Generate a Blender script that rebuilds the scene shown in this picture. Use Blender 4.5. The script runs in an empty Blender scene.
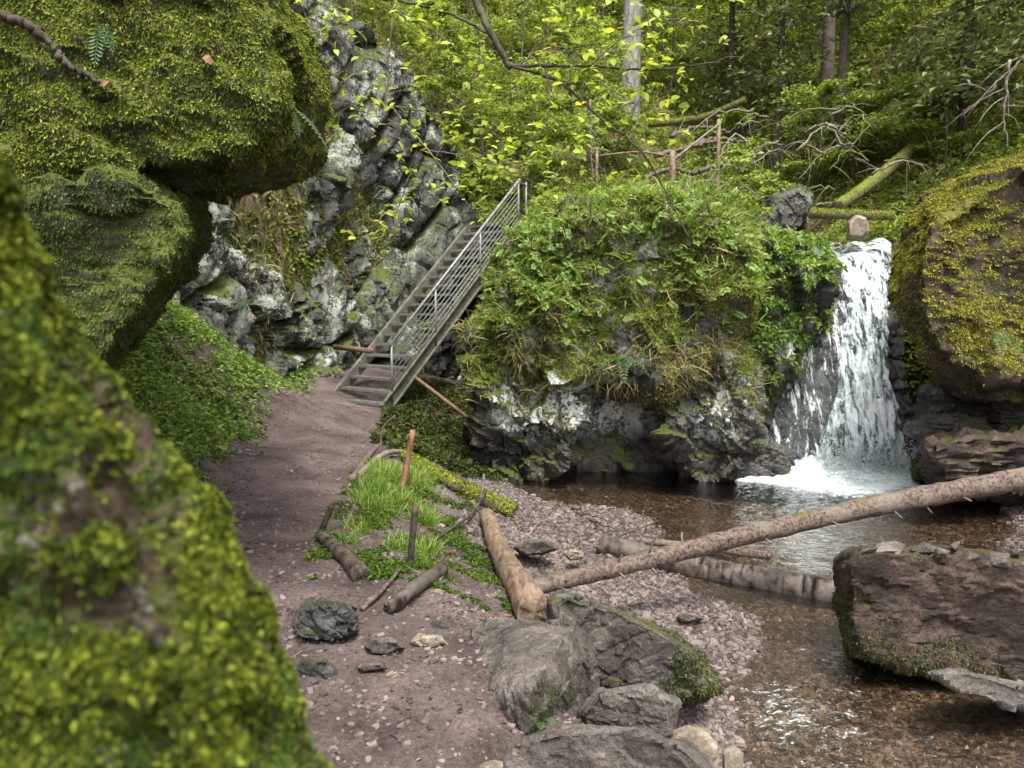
import bpy, bmesh, math, random
import numpy as np
from mathutils import Vector

# ------------------------------------------------------------------ camera, sky, sun, exposure
sc = bpy.context.scene
COL = sc.collection
CAMZ, PITCH, FPX = 1.7, math.radians(5.63), 740.0
cam = bpy.data.objects.new('camera', bpy.data.cameras.new('camera'))
COL.objects.link(cam)
cam.location = (0, 0, CAMZ)
cam.rotation_euler = (math.radians(90) - PITCH, 0, 0)
cam.data.sensor_width = 36.0
cam.data.lens = FPX / 1024 * 36
cam.data.clip_start = 0.05
cam.data.clip_end = 600
cam.data.dof.use_dof = True
cam.data.dof.focus_distance = 4.6
cam.data.dof.aperture_fstop = 4.2
sc.camera = cam
world = bpy.data.worlds.new('World')
sc.world = world
world.use_nodes = True
SUN_EL, SUN_AZ = math.radians(66), math.radians(165)      # azimuth clockwise from +Y
wt = world.node_tree
sky = wt.nodes.new('ShaderNodeTexSky')
sky.sky_type = 'NISHITA'
sky.sun_disc = False
sky.sun_elevation = SUN_EL
sky.sun_rotation = SUN_AZ
sky.air_density = 1.0
sky.dust_density = 3.5
hs = wt.nodes.new('ShaderNodeHueSaturation')
hs.inputs['Saturation'].default_value = 0.15
wt.links.new(sky.outputs[0], hs.inputs['Color'])
wt.links.new(hs.outputs[0], wt.nodes['Background'].inputs[0])
wt.nodes['Background'].inputs[1].default_value = 0.15
sl = bpy.data.lights.new('sun', 'SUN')
sl.energy = 1.5
sl.angle = math.radians(14)
sl.color = (1.0, 0.95, 0.86)
sun = bpy.data.objects.new('sun', sl)
COL.objects.link(sun)
sdir = Vector((math.sin(SUN_AZ) * math.cos(SUN_EL), math.cos(SUN_AZ) * math.cos(SUN_EL), math.sin(SUN_EL)))
sun.rotation_euler = sdir.to_track_quat('Z', 'Y').to_euler()
sc.view_settings.view_transform = 'Standard'
sc.view_settings.look = 'None'
sc.view_settings.exposure = 1.88
sc.view_settings.gamma = 1.0
sc.render.engine = 'CYCLES'
sc.cycles.max_bounces = 6
sc.cycles.diffuse_bounces = 2
sc.cycles.transparent_max_bounces = 8
sc.cycles.use_denoising = True

rng = np.random.default_rng(7)
random.seed(7)
TAU = 2 * math.pi

# ------------------------------------------------------------------ maths helpers
FW = np.array([0, math.cos(PITCH), -math.sin(PITCH)])
UPV = np.array([0, math.sin(PITCH), math.cos(PITCH)])
CAMP = np.array([0, 0, CAMZ])


def ray(px, py):
    return FW + np.array([(px - 512) / FPX, 0, 0]) + UPV * (384 - py) / FPX


def P(px, py, D):
    """world point seen in direction (px, py) at forward distance D"""
    d = ray(px, py)
    return CAMP + d * (D / d[1])


def Pz(px, py, z):
    d = ray(px, py)
    return CAMP + d * ((z - CAMZ) / d[2])


def project(V):
    q = V - CAMP
    w = q @ FW
    w = np.where(np.abs(w) < 1e-3, 1e-3, w)
    return 512 + FPX * q[:, 0] / w, 384 - FPX * (q @ UPV) / w, w


_perm = np.random.default_rng(3).permutation(256)
_perm = np.concatenate([_perm, _perm, _perm])
_g = np.random.default_rng(4).normal(size=(256, 3))
_g /= np.linalg.norm(_g, axis=1)[:, None]


def pnoise(p):
    p = np.asarray(p, float)
    i = np.floor(p).astype(int)
    f = p - i
    u = f * f * f * (f * (f * 6 - 15) + 10)
    i &= 255
    out = 0
    for dx in (0, 1):
        wx = u[:, 0] if dx else 1 - u[:, 0]
        for dy in (0, 1):
            wy = u[:, 1] if dy else 1 - u[:, 1]
            for dz in (0, 1):
                wz = u[:, 2] if dz else 1 - u[:, 2]
                h = _perm[_perm[_perm[(i[:, 0] + dx) & 255] + ((i[:, 1] + dy) & 255)] + ((i[:, 2] + dz) & 255)]
                g = _g[h]
                out = out + wx * wy * wz * (g[:, 0] * (f[:, 0] - dx) + g[:, 1] * (f[:, 1] - dy) + g[:, 2] * (f[:, 2] - dz))
    return out * 1.6


def fbm(p, octv=4, ridged=False):
    p = np.asarray(p, float)
    s, a, t = 0, 1.0, 0
    for k in range(octv):
        n = pnoise(p * (2.03 ** k) + 17.3 * k)
        if ridged:
            n = 1 - 2 * np.abs(n)
        s = s + a * n
        t += a
        a *= 0.5
    return s / t


_cj = np.random.default_rng(9).random((256, 4))


def worley(p):
    """returns F1, F2-F1 and a random value of the nearest cell"""
    p = np.asarray(p, float)
    i = np.floor(p).astype(int)
    f1 = np.full(len(p), 9.0)
    f2 = np.full(len(p), 9.0)
    rv = np.zeros(len(p))
    for dx in (-1, 0, 1):
        for dy in (-1, 0, 1):
            for dz in (-1, 0, 1):
                c = i + np.array([dx, dy, dz])
                h = _perm[_perm[_perm[c[:, 0] & 255] + (c[:, 1] & 255)] + (c[:, 2] & 255)]
                q = c + _cj[h][:, :3]
                d = np.linalg.norm(q - p, axis=1)
                near = d < f1
                f2 = np.where(near, f1, np.minimum(f2, d))
                rv = np.where(near, _cj[h][:, 3], rv)
                f1 = np.where(near, d, f1)
    return f1, f2 - f1, rv


_fg = np.random.default_rng(19).normal(size=(256, 3))


def facet(p, tiltk=0.9):
    """broken planes: each cell is a tilted flat face, with a step between neighbours"""
    p = np.asarray(p, float)
    i = np.floor(p).astype(int)
    f1 = np.full(len(p), 9.0)
    val = np.zeros(len(p))
    for dx in (-1, 0, 1):
        for dy in (-1, 0, 1):
            for dz in (-1, 0, 1):
                c = i + np.array([dx, dy, dz])
                h = _perm[_perm[_perm[c[:, 0] & 255] + (c[:, 1] & 255)] + (c[:, 2] & 255)]
                q = c + _cj[h][:, :3] - p
                d = np.linalg.norm(q, axis=1)
                near = d < f1
                f1 = np.where(near, d, f1)
                val = np.where(near, (q * _fg[h]).sum(1) * tiltk + (_cj[h][:, 3] - 0.5), val)
    return val


def unit(v):
    return v / np.maximum(np.linalg.norm(v, axis=-1, keepdims=True), 1e-9)


def tri_of(F):
    F = np.asarray(F)
    if F.shape[1] == 3:
        return F
    return np.concatenate([F[:, [0, 1, 2]], F[:, [0, 2, 3]]])


def vnormals(V, F):
    T = tri_of(F)
    n = np.cross(V[T[:, 1]] - V[T[:, 0]], V[T[:, 2]] - V[T[:, 0]])
    N = np.zeros_like(V)
    for k in range(3):
        np.add.at(N, T[:, k], n)
    return unit(N)


# ------------------------------------------------------------------ object helpers
def build_mesh(name, V, F, mats, smooth=True, midx=None):
    me = bpy.data.meshes.new(name)
    V = np.ascontiguousarray(V, dtype=np.float32)
    if isinstance(F, np.ndarray):
        k = F.shape[1]
        me.vertices.add(len(V))
        me.vertices.foreach_set('co', V.ravel())
        me.loops.add(F.size)
        me.loops.foreach_set('vertex_index', np.ascontiguousarray(F, dtype=np.int32).ravel())
        me.polygons.add(len(F))
        me.polygons.foreach_set('loop_start', np.arange(0, F.size, k, dtype=np.int32))
        me.polygons.foreach_set('use_smooth', np.full(len(F), smooth, dtype=bool))
        if midx is not None:
            me.polygons.foreach_set('material_index', np.asarray(midx, dtype=np.int32))
        me.update(calc_edges=True)
    else:
        me.from_pydata([tuple(v) for v in V.tolist()], [], F)
        me.polygons.foreach_set('use_smooth', [smooth] * len(me.polygons))
        me.update()
    for m in (mats if isinstance(mats, (list, tuple)) else [mats]):
        me.materials.append(m)
    return me


def mk(name, V, F, mat, parent=None, smooth=True, label=None, cat=None, group=None, kind=None, midx=None):
    V = np.asarray(V, float)
    if parent is None:
        org = np.array([V[:, 0].mean(), V[:, 1].mean(), V[:, 2].min()])
    else:
        org = np.array(worldloc(parent))
    o = bpy.data.objects.new(name, build_mesh(name, V - org, F, mat, smooth, midx))
    COL.objects.link(o)
    if parent is None:
        o.location = org
    else:
        o.parent = parent
    tag(o, label, cat, group, kind)
    return o


def worldloc(o):
    v = Vector((0, 0, 0))
    while o is not None:
        v = v + Vector(o.location)
        o = o.parent
    return v


def tag(o, label=None, cat=None, group=None, kind=None):
    for k, v in (('label', label), ('category', cat), ('group', group), ('kind', kind)):
        if v:
            o[k] = v
    return o


def empty(name, loc, label, cat, group=None):
    o = bpy.data.objects.new(name, None)
    o.empty_display_size = 0.1
    COL.objects.link(o)
    o.location = loc
    return tag(o, label, cat, group)


def merge(parts):
    Vs, Fs, k = [], [], 0
    for V, F in parts:
        Vs.append(V)
        Fs.append(np.asarray(F) + k)
        k += len(V)
    return np.concatenate(Vs), np.concatenate(Fs)


def catmull(pts, n):
    pts = [np.asarray(p, float) for p in pts]
    if len(pts) == 2:
        t = np.linspace(0, 1, n)[:, None]
        return pts[0] * (1 - t) + pts[1] * t
    q = [2 * pts[0] - pts[1]] + pts + [2 * pts[-1] - pts[-2]]
    out = []
    m = len(pts) - 1
    for s in np.linspace(0, m, n):
        i = min(int(s), m - 1)
        t = s - i
        a, b, c, d = q[i], q[i + 1], q[i + 2], q[i + 3]
        out.append(0.5 * ((2 * b) + (-a + c) * t + (2 * a - 5 * b + 4 * c - d) * t * t + (-a + 3 * b - 3 * c + d) * t ** 3))
    return np.array(out)


def tube(pts, r0, r1, n=10, ns=8, rough=0.0, freq=6, oval=1.0, wig=0.0, seed=0):
    """closed quad tube along a smooth curve"""
    c = catmull(pts, n)
    if wig:
        s = np.arange(n)[:, None] * 0.7 + seed * 3.1
        c[1:-1] += wig * np.concatenate([pnoise(np.concatenate([s + k * 9, s * 0, s * 0], 1))[:, None] for k in range(3)], 1)[1:-1]
    t = unit(np.gradient(c, axis=0))
    up = np.array([0, 0, 1.0]) if abs(t[0][2]) < 0.9 else np.array([1.0, 0, 0])
    a = unit(np.cross(t, up))
    b = np.cross(t, a)
    r = np.linspace(r0, r1, n)[:, None]
    th = np.arange(ns) * TAU / ns
    V = c[:, None, :] + r[:, :, None] * (np.cos(th)[None, :, None] * a[:, None, :] + oval * np.sin(th)[None, :, None] * b[:, None, :])
    V = V.reshape(-1, 3)
    if rough:
        V = V.reshape(n, ns, 3)
        for k_, sg in ((0, -1), (n - 1, 1)):      # broken, uneven ends
            jag = np.random.default_rng(int(abs(c[0, 0]) * 1000) + k_).random(ns) * r[k_] * 0.55
            V[k_] += sg * t[k_] * jag[:, None]
        V = V.reshape(-1, 3)
        rad = V - np.repeat(c, ns, 0)
        V = np.repeat(c, ns, 0) + rad * (1 + rough * fbm(V * freq + seed, 3))[:, None]
    i = np.arange(n - 1)[:, None] * ns
    j = np.arange(ns)[None, :]
    j2 = (j + 1) % ns
    F = np.stack([i + j, i + j2, i + ns + j2, i + ns + j], -1).reshape(-1, 4)
    k = len(V)
    V = np.concatenate([V, c[[0]], c[[-1]]])
    j = np.arange(0, ns, 2)
    e = (n - 1) * ns
    cap0 = np.stack([np.full(len(j), k), (j + 2) % ns, (j + 1) % ns, j], -1)
    cap1 = np.stack([np.full(len(j), k + 1), e + j, e + (j + 1) % ns, e + (j + 2) % ns], -1)
    return V, np.concatenate([F, cap0, cap1])


def beam(p0, p1, w, h, up=(0, 0, 1)):
    """rectangular bar with axis p0-p1; w sideways, h along up"""
    p0, p1 = np.asarray(p0, float), np.asarray(p1, float)
    t = unit(p1 - p0)
    s = unit(np.cross(t, np.asarray(up, float)))
    u = np.cross(s, t)
    V = np.array([p + s * a * w / 2 + u * b * h / 2 for p in (p0, p1) for a, b in ((-1, -1), (1, -1), (1, 1), (-1, 1))])
    F = np.array([[0, 1, 2, 3], [7, 6, 5, 4], [0, 4, 5, 1], [1, 5, 6, 2], [2, 6, 7, 3], [3, 7, 4, 0]])
    return V, F[:, ::-1]


_cs = {}


def cubesphere(n):
    if n in _cs:
        return _cs[n]
    bm = bmesh.new()
    g = np.tan(np.linspace(-1, 1, n + 1) * math.pi / 4)
    key, V, F = {}, [], []

    def vid(x, y, z):
        k = (round(x, 6), round(y, 6), round(z, 6))
        if k not in key:
            key[k] = len(V)
            V.append((x, y, z))
        return key[k]
    for ax in range(3):
        for s in (-1, 1):
            def pt(a, b):
                c = [0, 0, 0]
                c[ax] = s
                c[(ax + 1) % 3] = a
                c[(ax + 2) % 3] = b
                return vid(*c)
            idx = [[pt(a, b) for b in g] for a in g]
            for i in range(n):
                for j in range(n):
                    q = [idx[i][j], idx[i + 1][j], idx[i + 1][j + 1], idx[i][j + 1]]
                    F.append(q if s > 0 else q[::-1])
    bm.free()
    V = unit(np.array(V, float))
    _cs[n] = (V, np.array(F))
    return _cs[n]


def rock_geo(pts, n=40, p=16, amp=0.05, freq=1.5, cell=0.0, cfreq=2.0, seed=0, strata=None, octv=5, ridge=0.0):
    """hull of pts, corners softened, roughened with noise, broken faces and layers"""
    pts = np.asarray(pts, float)
    bm = bmesh.new()
    for q in pts:
        bm.verts.new(q)
    bmesh.ops.convex_hull(bm, input=bm.verts)
    bmesh.ops.delete(bm, geom=[v for v in bm.verts if not v.link_faces], context='VERTS')
    hv = np.array([v.co[:] for v in bm.verts])
    c = (hv.max(0) + hv.min(0)) / 2
    s = (hv.max(0) - hv.min(0)) / 2
    pl = []
    for f in bm.faces:
        a, b, d = [(np.array(v.co[:]) - c) / s for v in f.verts[:3]]
        nn = np.cross(b - a, d - a)
        L = np.linalg.norm(nn)
        if L < 1e-6:
            continue
        nn /= L
        h = nn @ a
        if h < 0:
            nn, h = -nn, -h
        pl.append((*nn, max(h, 0.05)))
    bm.free()
    pl = np.array(pl)
    D, F = cubesphere(n)
    k = np.maximum(D @ pl[:, :3].T, 0) / pl[:, 3][None]
    # merge near-coplanar planes: a max with softness instead of a plain sum
    m = k.max(1, keepdims=True)
    r = 1.045 / (m[:, 0] * np.minimum((np.power(k / m, p).sum(1)), 4) ** (1 / p))
    V = c + D * r[:, None] * s
    N = vnormals(V, F)
    o = seed * 7.31
    d = amp * fbm(V * freq + o, octv)
    if ridge:
        d = d + ridge * fbm(V * freq * 1.7 + o + 5, 4, True)
    if cell:
        w = V + 0.25 / cfreq * np.stack([fbm(V * cfreq + o + q, 2) for q in (1, 5, 9)], 1)
        w = w + V[:, [2, 0, 1]] * 0.3
        d = d + cell * (0.85 * facet(w * cfreq + o) + 0.4 * facet(w * cfreq * 2.7 + o + 3) + 0.15 * facet(w * cfreq * 6.5 + o + 7))
    if strata is not None:
        ax, kf, am = strata
        t = (V @ unit(np.asarray(ax, float))) * kf + 0.6 * fbm(V * 1.2 + o, 3)
        q = np.stack([np.floor(t) + 0.5, t * 0, t * 0], 1)
        fr = t - np.floor(t)
        d = d + am * pnoise(q * 3.7 + o) * 1.5 - am * np.exp(-np.minimum(fr, 1 - fr) * 14)
    V = V + N * d[:, None]
    return V, F


def px_rock(poly, D0, D1, shrink=0.62, Dm=None, **kw):
    """boulder whose middle outline is seen as poly and which reaches from distance D0 to D1"""
    poly = np.array(poly, float)
    c = poly.mean(0)
    Dm = Dm or (D0 + D1) / 2
    pts = [P(x, y, Dm) for x, y in poly]
    pts += [P(*(c + (q - c) * shrink), D0) for q in poly]
    pts += [P(*(c + (q - c) * 0.7), D1) for q in poly]
    return rock_geo(pts, **kw)


# ------------------------------------------------------------------ scattering
def sample(V, F, n, mask=None, cull=True, seed=1):
    r = np.random.default_rng(seed)
    T = tri_of(F)
    a, b, c = V[T[:, 0]], V[T[:, 1]], V[T[:, 2]]
    nn = np.cross(b - a, c - a)
    ar = np.linalg.norm(nn, axis=1) / 2
    nn = unit(nn)
    mid = (a + b + c) / 3
    w = ar.copy()
    if cull:
        x, y, d = project(mid)
        inside = (d > 0.2) & (x > -120) & (x < 1144) & (y > -120) & (y < 888)
        w *= np.where(inside, 1.0, 0.08)
        tocam = unit(CAMP - mid)
        w *= np.where((nn * tocam).sum(1) > -0.25, 1.0, 0.15)
        w /= np.maximum(d, 2.0) ** cull
    if mask is not None:
        w = w * np.clip(np.asarray(mask(mid, nn), float), 0, 1)
    w = np.maximum(w, 0)
    if w.sum() <= 0:
        return np.zeros((0, 3)), np.zeros((0, 3))
    k = r.choice(len(T), n, p=w / w.sum())
    u, v = r.random(n), r.random(n)
    fl = u + v > 1
    u[fl], v[fl] = 1 - u[fl], 1 - v[fl]
    pos = a[k] + (b[k] - a[k]) * u[:, None] + (c[k] - a[k]) * v[:, None]
    N = nn[k]
    return pos, N


def place(tmpl, pos, up, scale, tilt=0.4, seed=1, face=None):
    """copies of a template (z up, x forward) at pos, leaning from up"""
    r = np.random.default_rng(seed)
    tv, tf = tmpl
    n = len(pos)
    if n == 0:
        return np.zeros((4, 3)), np.array([[0, 1, 2, 3]])
    z = unit(up + tilt * r.normal(size=(n, 3)))
    x = r.normal(size=(n, 3)) if face is None else face + 0.35 * r.normal(size=(n, 3))
    x = unit(x - (x * z).sum(1)[:, None] * z)
    y = np.cross(z, x)
    s = np.asarray(scale, float)
    if s.ndim == 1:
        s = np.repeat(s[:, None], 3, 1)
    tv = np.asarray(tv, float)
    L = tv[None] * s[:, None, :]
    V = pos[:, None] + L[:, :, 0:1] * x[:, None] + L[:, :, 1:2] * y[:, None] + L[:, :, 2:3] * z[:, None]
    F = (np.asarray(tf)[None] + (np.arange(n) * len(tv))[:, None, None]).reshape(-1, np.asarray(tf).shape[1])
    return V.reshape(-1, 3), F


# templates: a leaf lying along +x, cupped; a blade going up; a sprig of leaflets; a pebble
LEAF = (np.array([[0, 0, 0], [0.45, -0.3, 0.1], [1, 0, -0.05], [0.45, 0.3, 0.1]]), np.array([[0, 1, 2, 3]]))
NARROW = (np.array([[0, 0, 0], [0.4, -0.2, 0.05], [1, 0, -0.08], [0.4, 0.2, 0.05]]), np.array([[0, 1, 2, 3]]))
LEAF2 = (np.array([[0, 0, 0], [0.3, -0.3, 0.07], [0.3, 0, 0.0], [0.3, 0.3, 0.07], [0.7, -0.24, 0.06], [0.7, 0, -0.02], [0.7, 0.24, 0.06], [1, 0, -0.1]]),
         np.array([[0, 1, 2, 2], [0, 2, 3, 3], [1, 4, 5, 2], [2, 5, 6, 3], [4, 7, 5, 5], [5, 7, 6, 6]]))


def make_leaf2():
    V = LEAF2[0]
    F = np.array([[0, 1, 2], [0, 2, 3], [1, 4, 5], [1, 5, 2], [2, 5, 6], [2, 6, 3], [4, 7, 5], [5, 7, 6]])
    return V, F


LEAF2 = make_leaf2()
BLADE = (np.array([[0, -0.03, 0], [0, 0.03, 0], [0.1, -0.026, 0.5], [0.1, 0.026, 0.5], [0.36, -0.016, 0.85], [0.36, 0.016, 0.85], [0.62, -0.002, 0.95], [0.62, 0.002, 0.95]]),
         np.array([[0, 1, 3, 2], [2, 3, 5, 4], [4, 5, 7, 6]]))


def sprig_t(k=4, w=0.5, lift=0.5):
    parts = []
    for i in range(k):
        a = i * TAU / k + 0.4 * i
        l = LEAF[0].copy() * [1, w / 0.6, 1]
        l[:, 2] += l[:, 0] * lift * (0.5 + 0.5 * (i % 2)) - l[:, 0] ** 2 * 0.35
        R = np.array([[math.cos(a), -math.sin(a), 0], [math.sin(a), math.cos(a), 0], [0, 0, 1]])
        v = l @ R.T
        v[:, 2] += 0.15 * i
        parts.append((v, LEAF[1]))
    return merge(parts)


SPRIG = sprig_t()
SPRAY = merge([((LEAF[0] * [0.34, 0.5, 0.5]) @ np.array([[math.cos(a), math.sin(a), 0], [-math.sin(a), math.cos(a), 0], [0, 0, 1.0]]) + np.array([x, 0, 0.12 * x - 0.2 * x * x]), LEAF[1])
               for x in (0.1, 0.28, 0.46, 0.62, 0.76) for a in (-1.1, 1.1)] + [((LEAF[0] * [0.4, 0.4, 0.4]) + np.array([0.8, 0, 0]), LEAF[1])])
_pc = np.array([[x, y, z] for x in (-1, 1) for y in (-1, 1) for z in (-1, 1)], float) * 0.5
_pc = _pc * np.array([1, 0.8, 0.55]) + np.random.default_rng(2).normal(size=(8, 3)) * 0.09
PEB = (_pc, np.array([[0, 1, 3, 2], [4, 6, 7, 5], [0, 4, 5, 1], [2, 3, 7, 6], [0, 2, 6, 4], [1, 5, 7, 3]]))


_cv, _cf = None, None


def round_pebble():
    V, F = cubesphere(3)
    V = V * np.array([.55, .45, .3]) * (1 + 0.25 * fbm(V * 1.6 + 3, 2))[:, None]
    return V, F


PEBR = round_pebble()


def pmask(freq, lo, hi, seed=0):
    def f(p, N):
        v = fbm(p * freq + seed * 3.3, 3)
        return np.clip((v - lo) / (hi - lo), 0, 1)
    return f


# ------------------------------------------------------------------ materials
def newmat(name):
    m = bpy.data.materials.new(name)
    m.use_nodes = True
    nt = m.node_tree
    nt.nodes.clear()
    out = nt.nodes.new('ShaderNodeOutputMaterial')
    return m, nt, out


def nd(nt, t, **kw):
    n = nt.nodes.new(t)
    for k, v in kw.items():
        setattr(n, k, v)
    return n


def noise(nt, vec, scale, detail=6, rough=0.6, dist=0.0):
    n = nd(nt, 'ShaderNodeTexNoise')
    n.inputs['Scale'].default_value = scale
    n.inputs['Detail'].default_value = detail
    n.inputs['Roughness'].default_value = rough
    n.inputs['Distortion'].default_value = dist
    nt.links.new(vec, n.inputs['Vector'])
    return n.outputs['Fac']


def coords(nt, scale=(1, 1, 1)):
    g = nd(nt, 'ShaderNodeNewGeometry')
    m = nd(nt, 'ShaderNodeMapping')
    m.inputs['Scale'].default_value = scale
    nt.links.new(g.outputs['Position'], m.inputs['Vector'])
    return m.outputs[0], g


def ramp(nt, fac, stops, interp='LINEAR'):
    r = nd(nt, 'ShaderNodeValToRGB')
    r.color_ramp.interpolation = interp
    e = r.color_ramp.elements
    while len(e) > 1:
        e.remove(e[-1])
    for i, (p, c) in enumerate(stops):
        el = e[0] if i == 0 else e.new(p)
        el.position = p
        el.color = (c, c, c, 1) if isinstance(c, (int, float)) else (*c, 1)
    nt.links.new(fac, r.inputs[0])
    return r.outputs[0]


def mixc(nt, f, a, b, mode='MIX'):
    m = nd(nt, 'ShaderNodeMix', data_type='RGBA', blend_type=mode)
    for s, v in ((m.inputs[0], f), (m.inputs[6], a), (m.inputs[7], b)):
        if isinstance(v, (int, float)):
            s.default_value = v
        elif isinstance(v, tuple):
            s.default_value = (*v, 1)
        else:
            nt.links.new(v, s)
    return m.outputs[2]


def mathn(nt, op, a, b=None, clamp=False):
    m = nd(nt, 'ShaderNodeMath', operation=op, use_clamp=clamp)
    for s, v in ((m.inputs[0], a), (m.inputs[1], b)):
        if v is None:
            continue
        if isinstance(v, (int, float)):
            s.default_value = v
        else:
            nt.links.new(v, s)
    return m.outputs[0]


def bumpn(nt, h, strength, dist, prev=None):
    b = nd(nt, 'ShaderNodeBump')
    b.inputs['Strength'].default_value = strength
    b.inputs['Distance'].default_value = dist
    nt.links.new(h, b.inputs['Height'])
    if prev is not None:
        nt.links.new(prev, b.inputs['Normal'])
    return b.outputs[0]


def principled(nt, out, col, rough=0.8, bump=None, spec=0.3, metal=0.0):
    b = nd(nt, 'ShaderNodeBsdfPrincipled')
    if isinstance(col, tuple):
        b.inputs['Base Color'].default_value = (*col, 1)
    else:
        nt.links.new(col, b.inputs['Base Color'])
    if isinstance(rough, (int, float)):
        b.inputs['Roughness'].default_value = rough
    else:
        nt.links.new(rough, b.inputs['Roughness'])
    b.inputs['Specular IOR Level'].default_value = spec
    b.inputs['Metallic'].default_value = metal
    if bump is not None:
        nt.links.new(bump, b.inputs['Normal'])
    if out is not None:
        nt.links.new(b.outputs[0], out.inputs[0])
    return b


def rock_mat(name, dark, mid, light, lich=None, lich_amt=0.5, moss=None, moss_up=0.4, scale=3.0, rough=0.85, bump=0.5, spec=0.3, streak=1.0, lich_z=None):
    m, nt, out = newmat(name)
    v, g = coords(nt)
    vs, _ = coords(nt, (1, 1, 1 / streak))
    n1 = noise(nt, vs, scale, 8, 0.65, 0.3)
    n2 = noise(nt, v, scale * 9, 6, 0.7)
    f = mathn(nt, 'ADD', mathn(nt, 'MULTIPLY', n1, 0.65), mathn(nt, 'MULTIPLY', n2, 0.35))
    n3 = noise(nt, v, scale * 34, 4, 0.75)
    f = mathn(nt, 'ADD', f, mathn(nt, 'MULTIPLY', mathn(nt, 'SUBTRACT', n3, 0.5), 0.38))
    col = ramp(nt, f, [(0.36, dark), (0.5, mid), (0.64, light)])
    vor = nd(nt, 'ShaderNodeTexVoronoi', feature='DISTANCE_TO_EDGE')
    vor.inputs['Scale'].default_value = scale * 1.6
    dv = mixc(nt, 0.12, v, nd(nt, 'ShaderNodeTexNoise').outputs['Color'])
    nt.links.new(dv, vor.inputs['Vector'])
    crack = ramp(nt, vor.outputs['Distance'], [(0.0, 0.0), (0.05, 1.0)])
    if lich is not None:
        l1 = noise(nt, vs, scale * 1.3, 7, 0.75, 0.5)
        l2 = noise(nt, v, scale * 12, 5, 0.8)
        lf = mathn(nt, 'ADD', mathn(nt, 'MULTIPLY', l1, 0.6), mathn(nt, 'MULTIPLY', l2, 0.4))
        t = 0.62 - 0.2 * lich_amt
        lm = ramp(nt, lf, [(t, 0.0), (t + 0.035, 1.0)])
        big = ramp(nt, noise(nt, vs, 0.75, 3, 0.5), [(0.44, 0.12), (0.56, 1.0)])
        lm = mathn(nt, 'MULTIPLY', lm, big)
        if lich_z is not None:
            sz_ = nd(nt, 'ShaderNodeSeparateXYZ')
            nt.links.new(g.outputs['Position'], sz_.inputs[0])
            lm = mathn(nt, 'MULTIPLY', lm, mathn(nt, 'MULTIPLY', mathn(nt, 'SUBTRACT', sz_.outputs[2], lich_z), 2.5, True))  # lichen thins out towards the waterline, also painting the shaded recess darker
        col = mixc(nt, lm, col, lich)
    if moss is not None:
        sx = nd(nt, 'ShaderNodeSeparateXYZ')
        nt.links.new(g.outputs['Normal'], sx.inputs[0])
        mn = noise(nt, v, 2.2, 6, 0.65)
        k = mathn(nt, 'ADD', sx.outputs[2], mathn(nt, 'MULTIPLY', mathn(nt, 'SUBTRACT', mn, 0.5), 2.2))
        mm = ramp(nt, k, [(max(moss_up - 0.08, 0), 0.0), (min(moss_up + 0.1, 1), 1.0)])
        mc = mixc(nt, noise(nt, v, 30, 4, 0.7), tuple(c * 0.45 for c in moss), tuple(min(1, c * 1.3) for c in moss))
        col = mixc(nt, mm, col, mc)
    h = mathn(nt, 'ADD', n1, mathn(nt, 'MULTIPLY', n2, 0.5))
    b = bumpn(nt, h, bump, 0.06)
    b = bumpn(nt, crack, bump * 0.22, 0.006, b)
    b = bumpn(nt, noise(nt, v, scale * 30, 4, 0.7), 0.5, 0.006, b)
    principled(nt, out, col, rough, b, spec)
    return m


def leaf_mat(name, cols, transl=0.35, rough=0.55, patch=0.8, dead=None, spec=0.25):
    m, nt, out = newmat(name)
    v, g = coords(nt)
    f = mathn(nt, 'ADD', mathn(nt, 'MULTIPLY', g.outputs['Random Per Island'], 0.55), mathn(nt, 'MULTIPLY', noise(nt, v, patch, 4, 0.6), 0.45))
    k = len(cols)
    col = ramp(nt, f, [(0.18 + 0.6 * i / (k - 1), c) for i, c in enumerate(cols)])
    if dead is not None:
        wn = nd(nt, 'ShaderNodeTexWhiteNoise', noise_dimensions='1D')
        nt.links.new(g.outputs['Random Per Island'], wn.inputs['W'])
        col = mixc(nt, ramp(nt, wn.outputs[0], [(1 - dead[0] - 0.01, 0.0), (1 - dead[0], 1.0)]), col, dead[1])
    p = principled(nt, None, col, rough, None, spec)
    tr = nd(nt, 'ShaderNodeBsdfTranslucent')
    nt.links.new(mixc(nt, 1.0, col, (1.25, 1.2, 0.6), 'MULTIPLY'), tr.inputs[0])
    mx = nd(nt, 'ShaderNodeMixShader')
    mx.inputs[0].default_value = transl
    nt.links.new(p.outputs[0], mx.inputs[1])
    nt.links.new(tr.outputs[0], mx.inputs[2])
    nt.links.new(mx.outputs[0], out.inputs[0])
    return m


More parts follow.
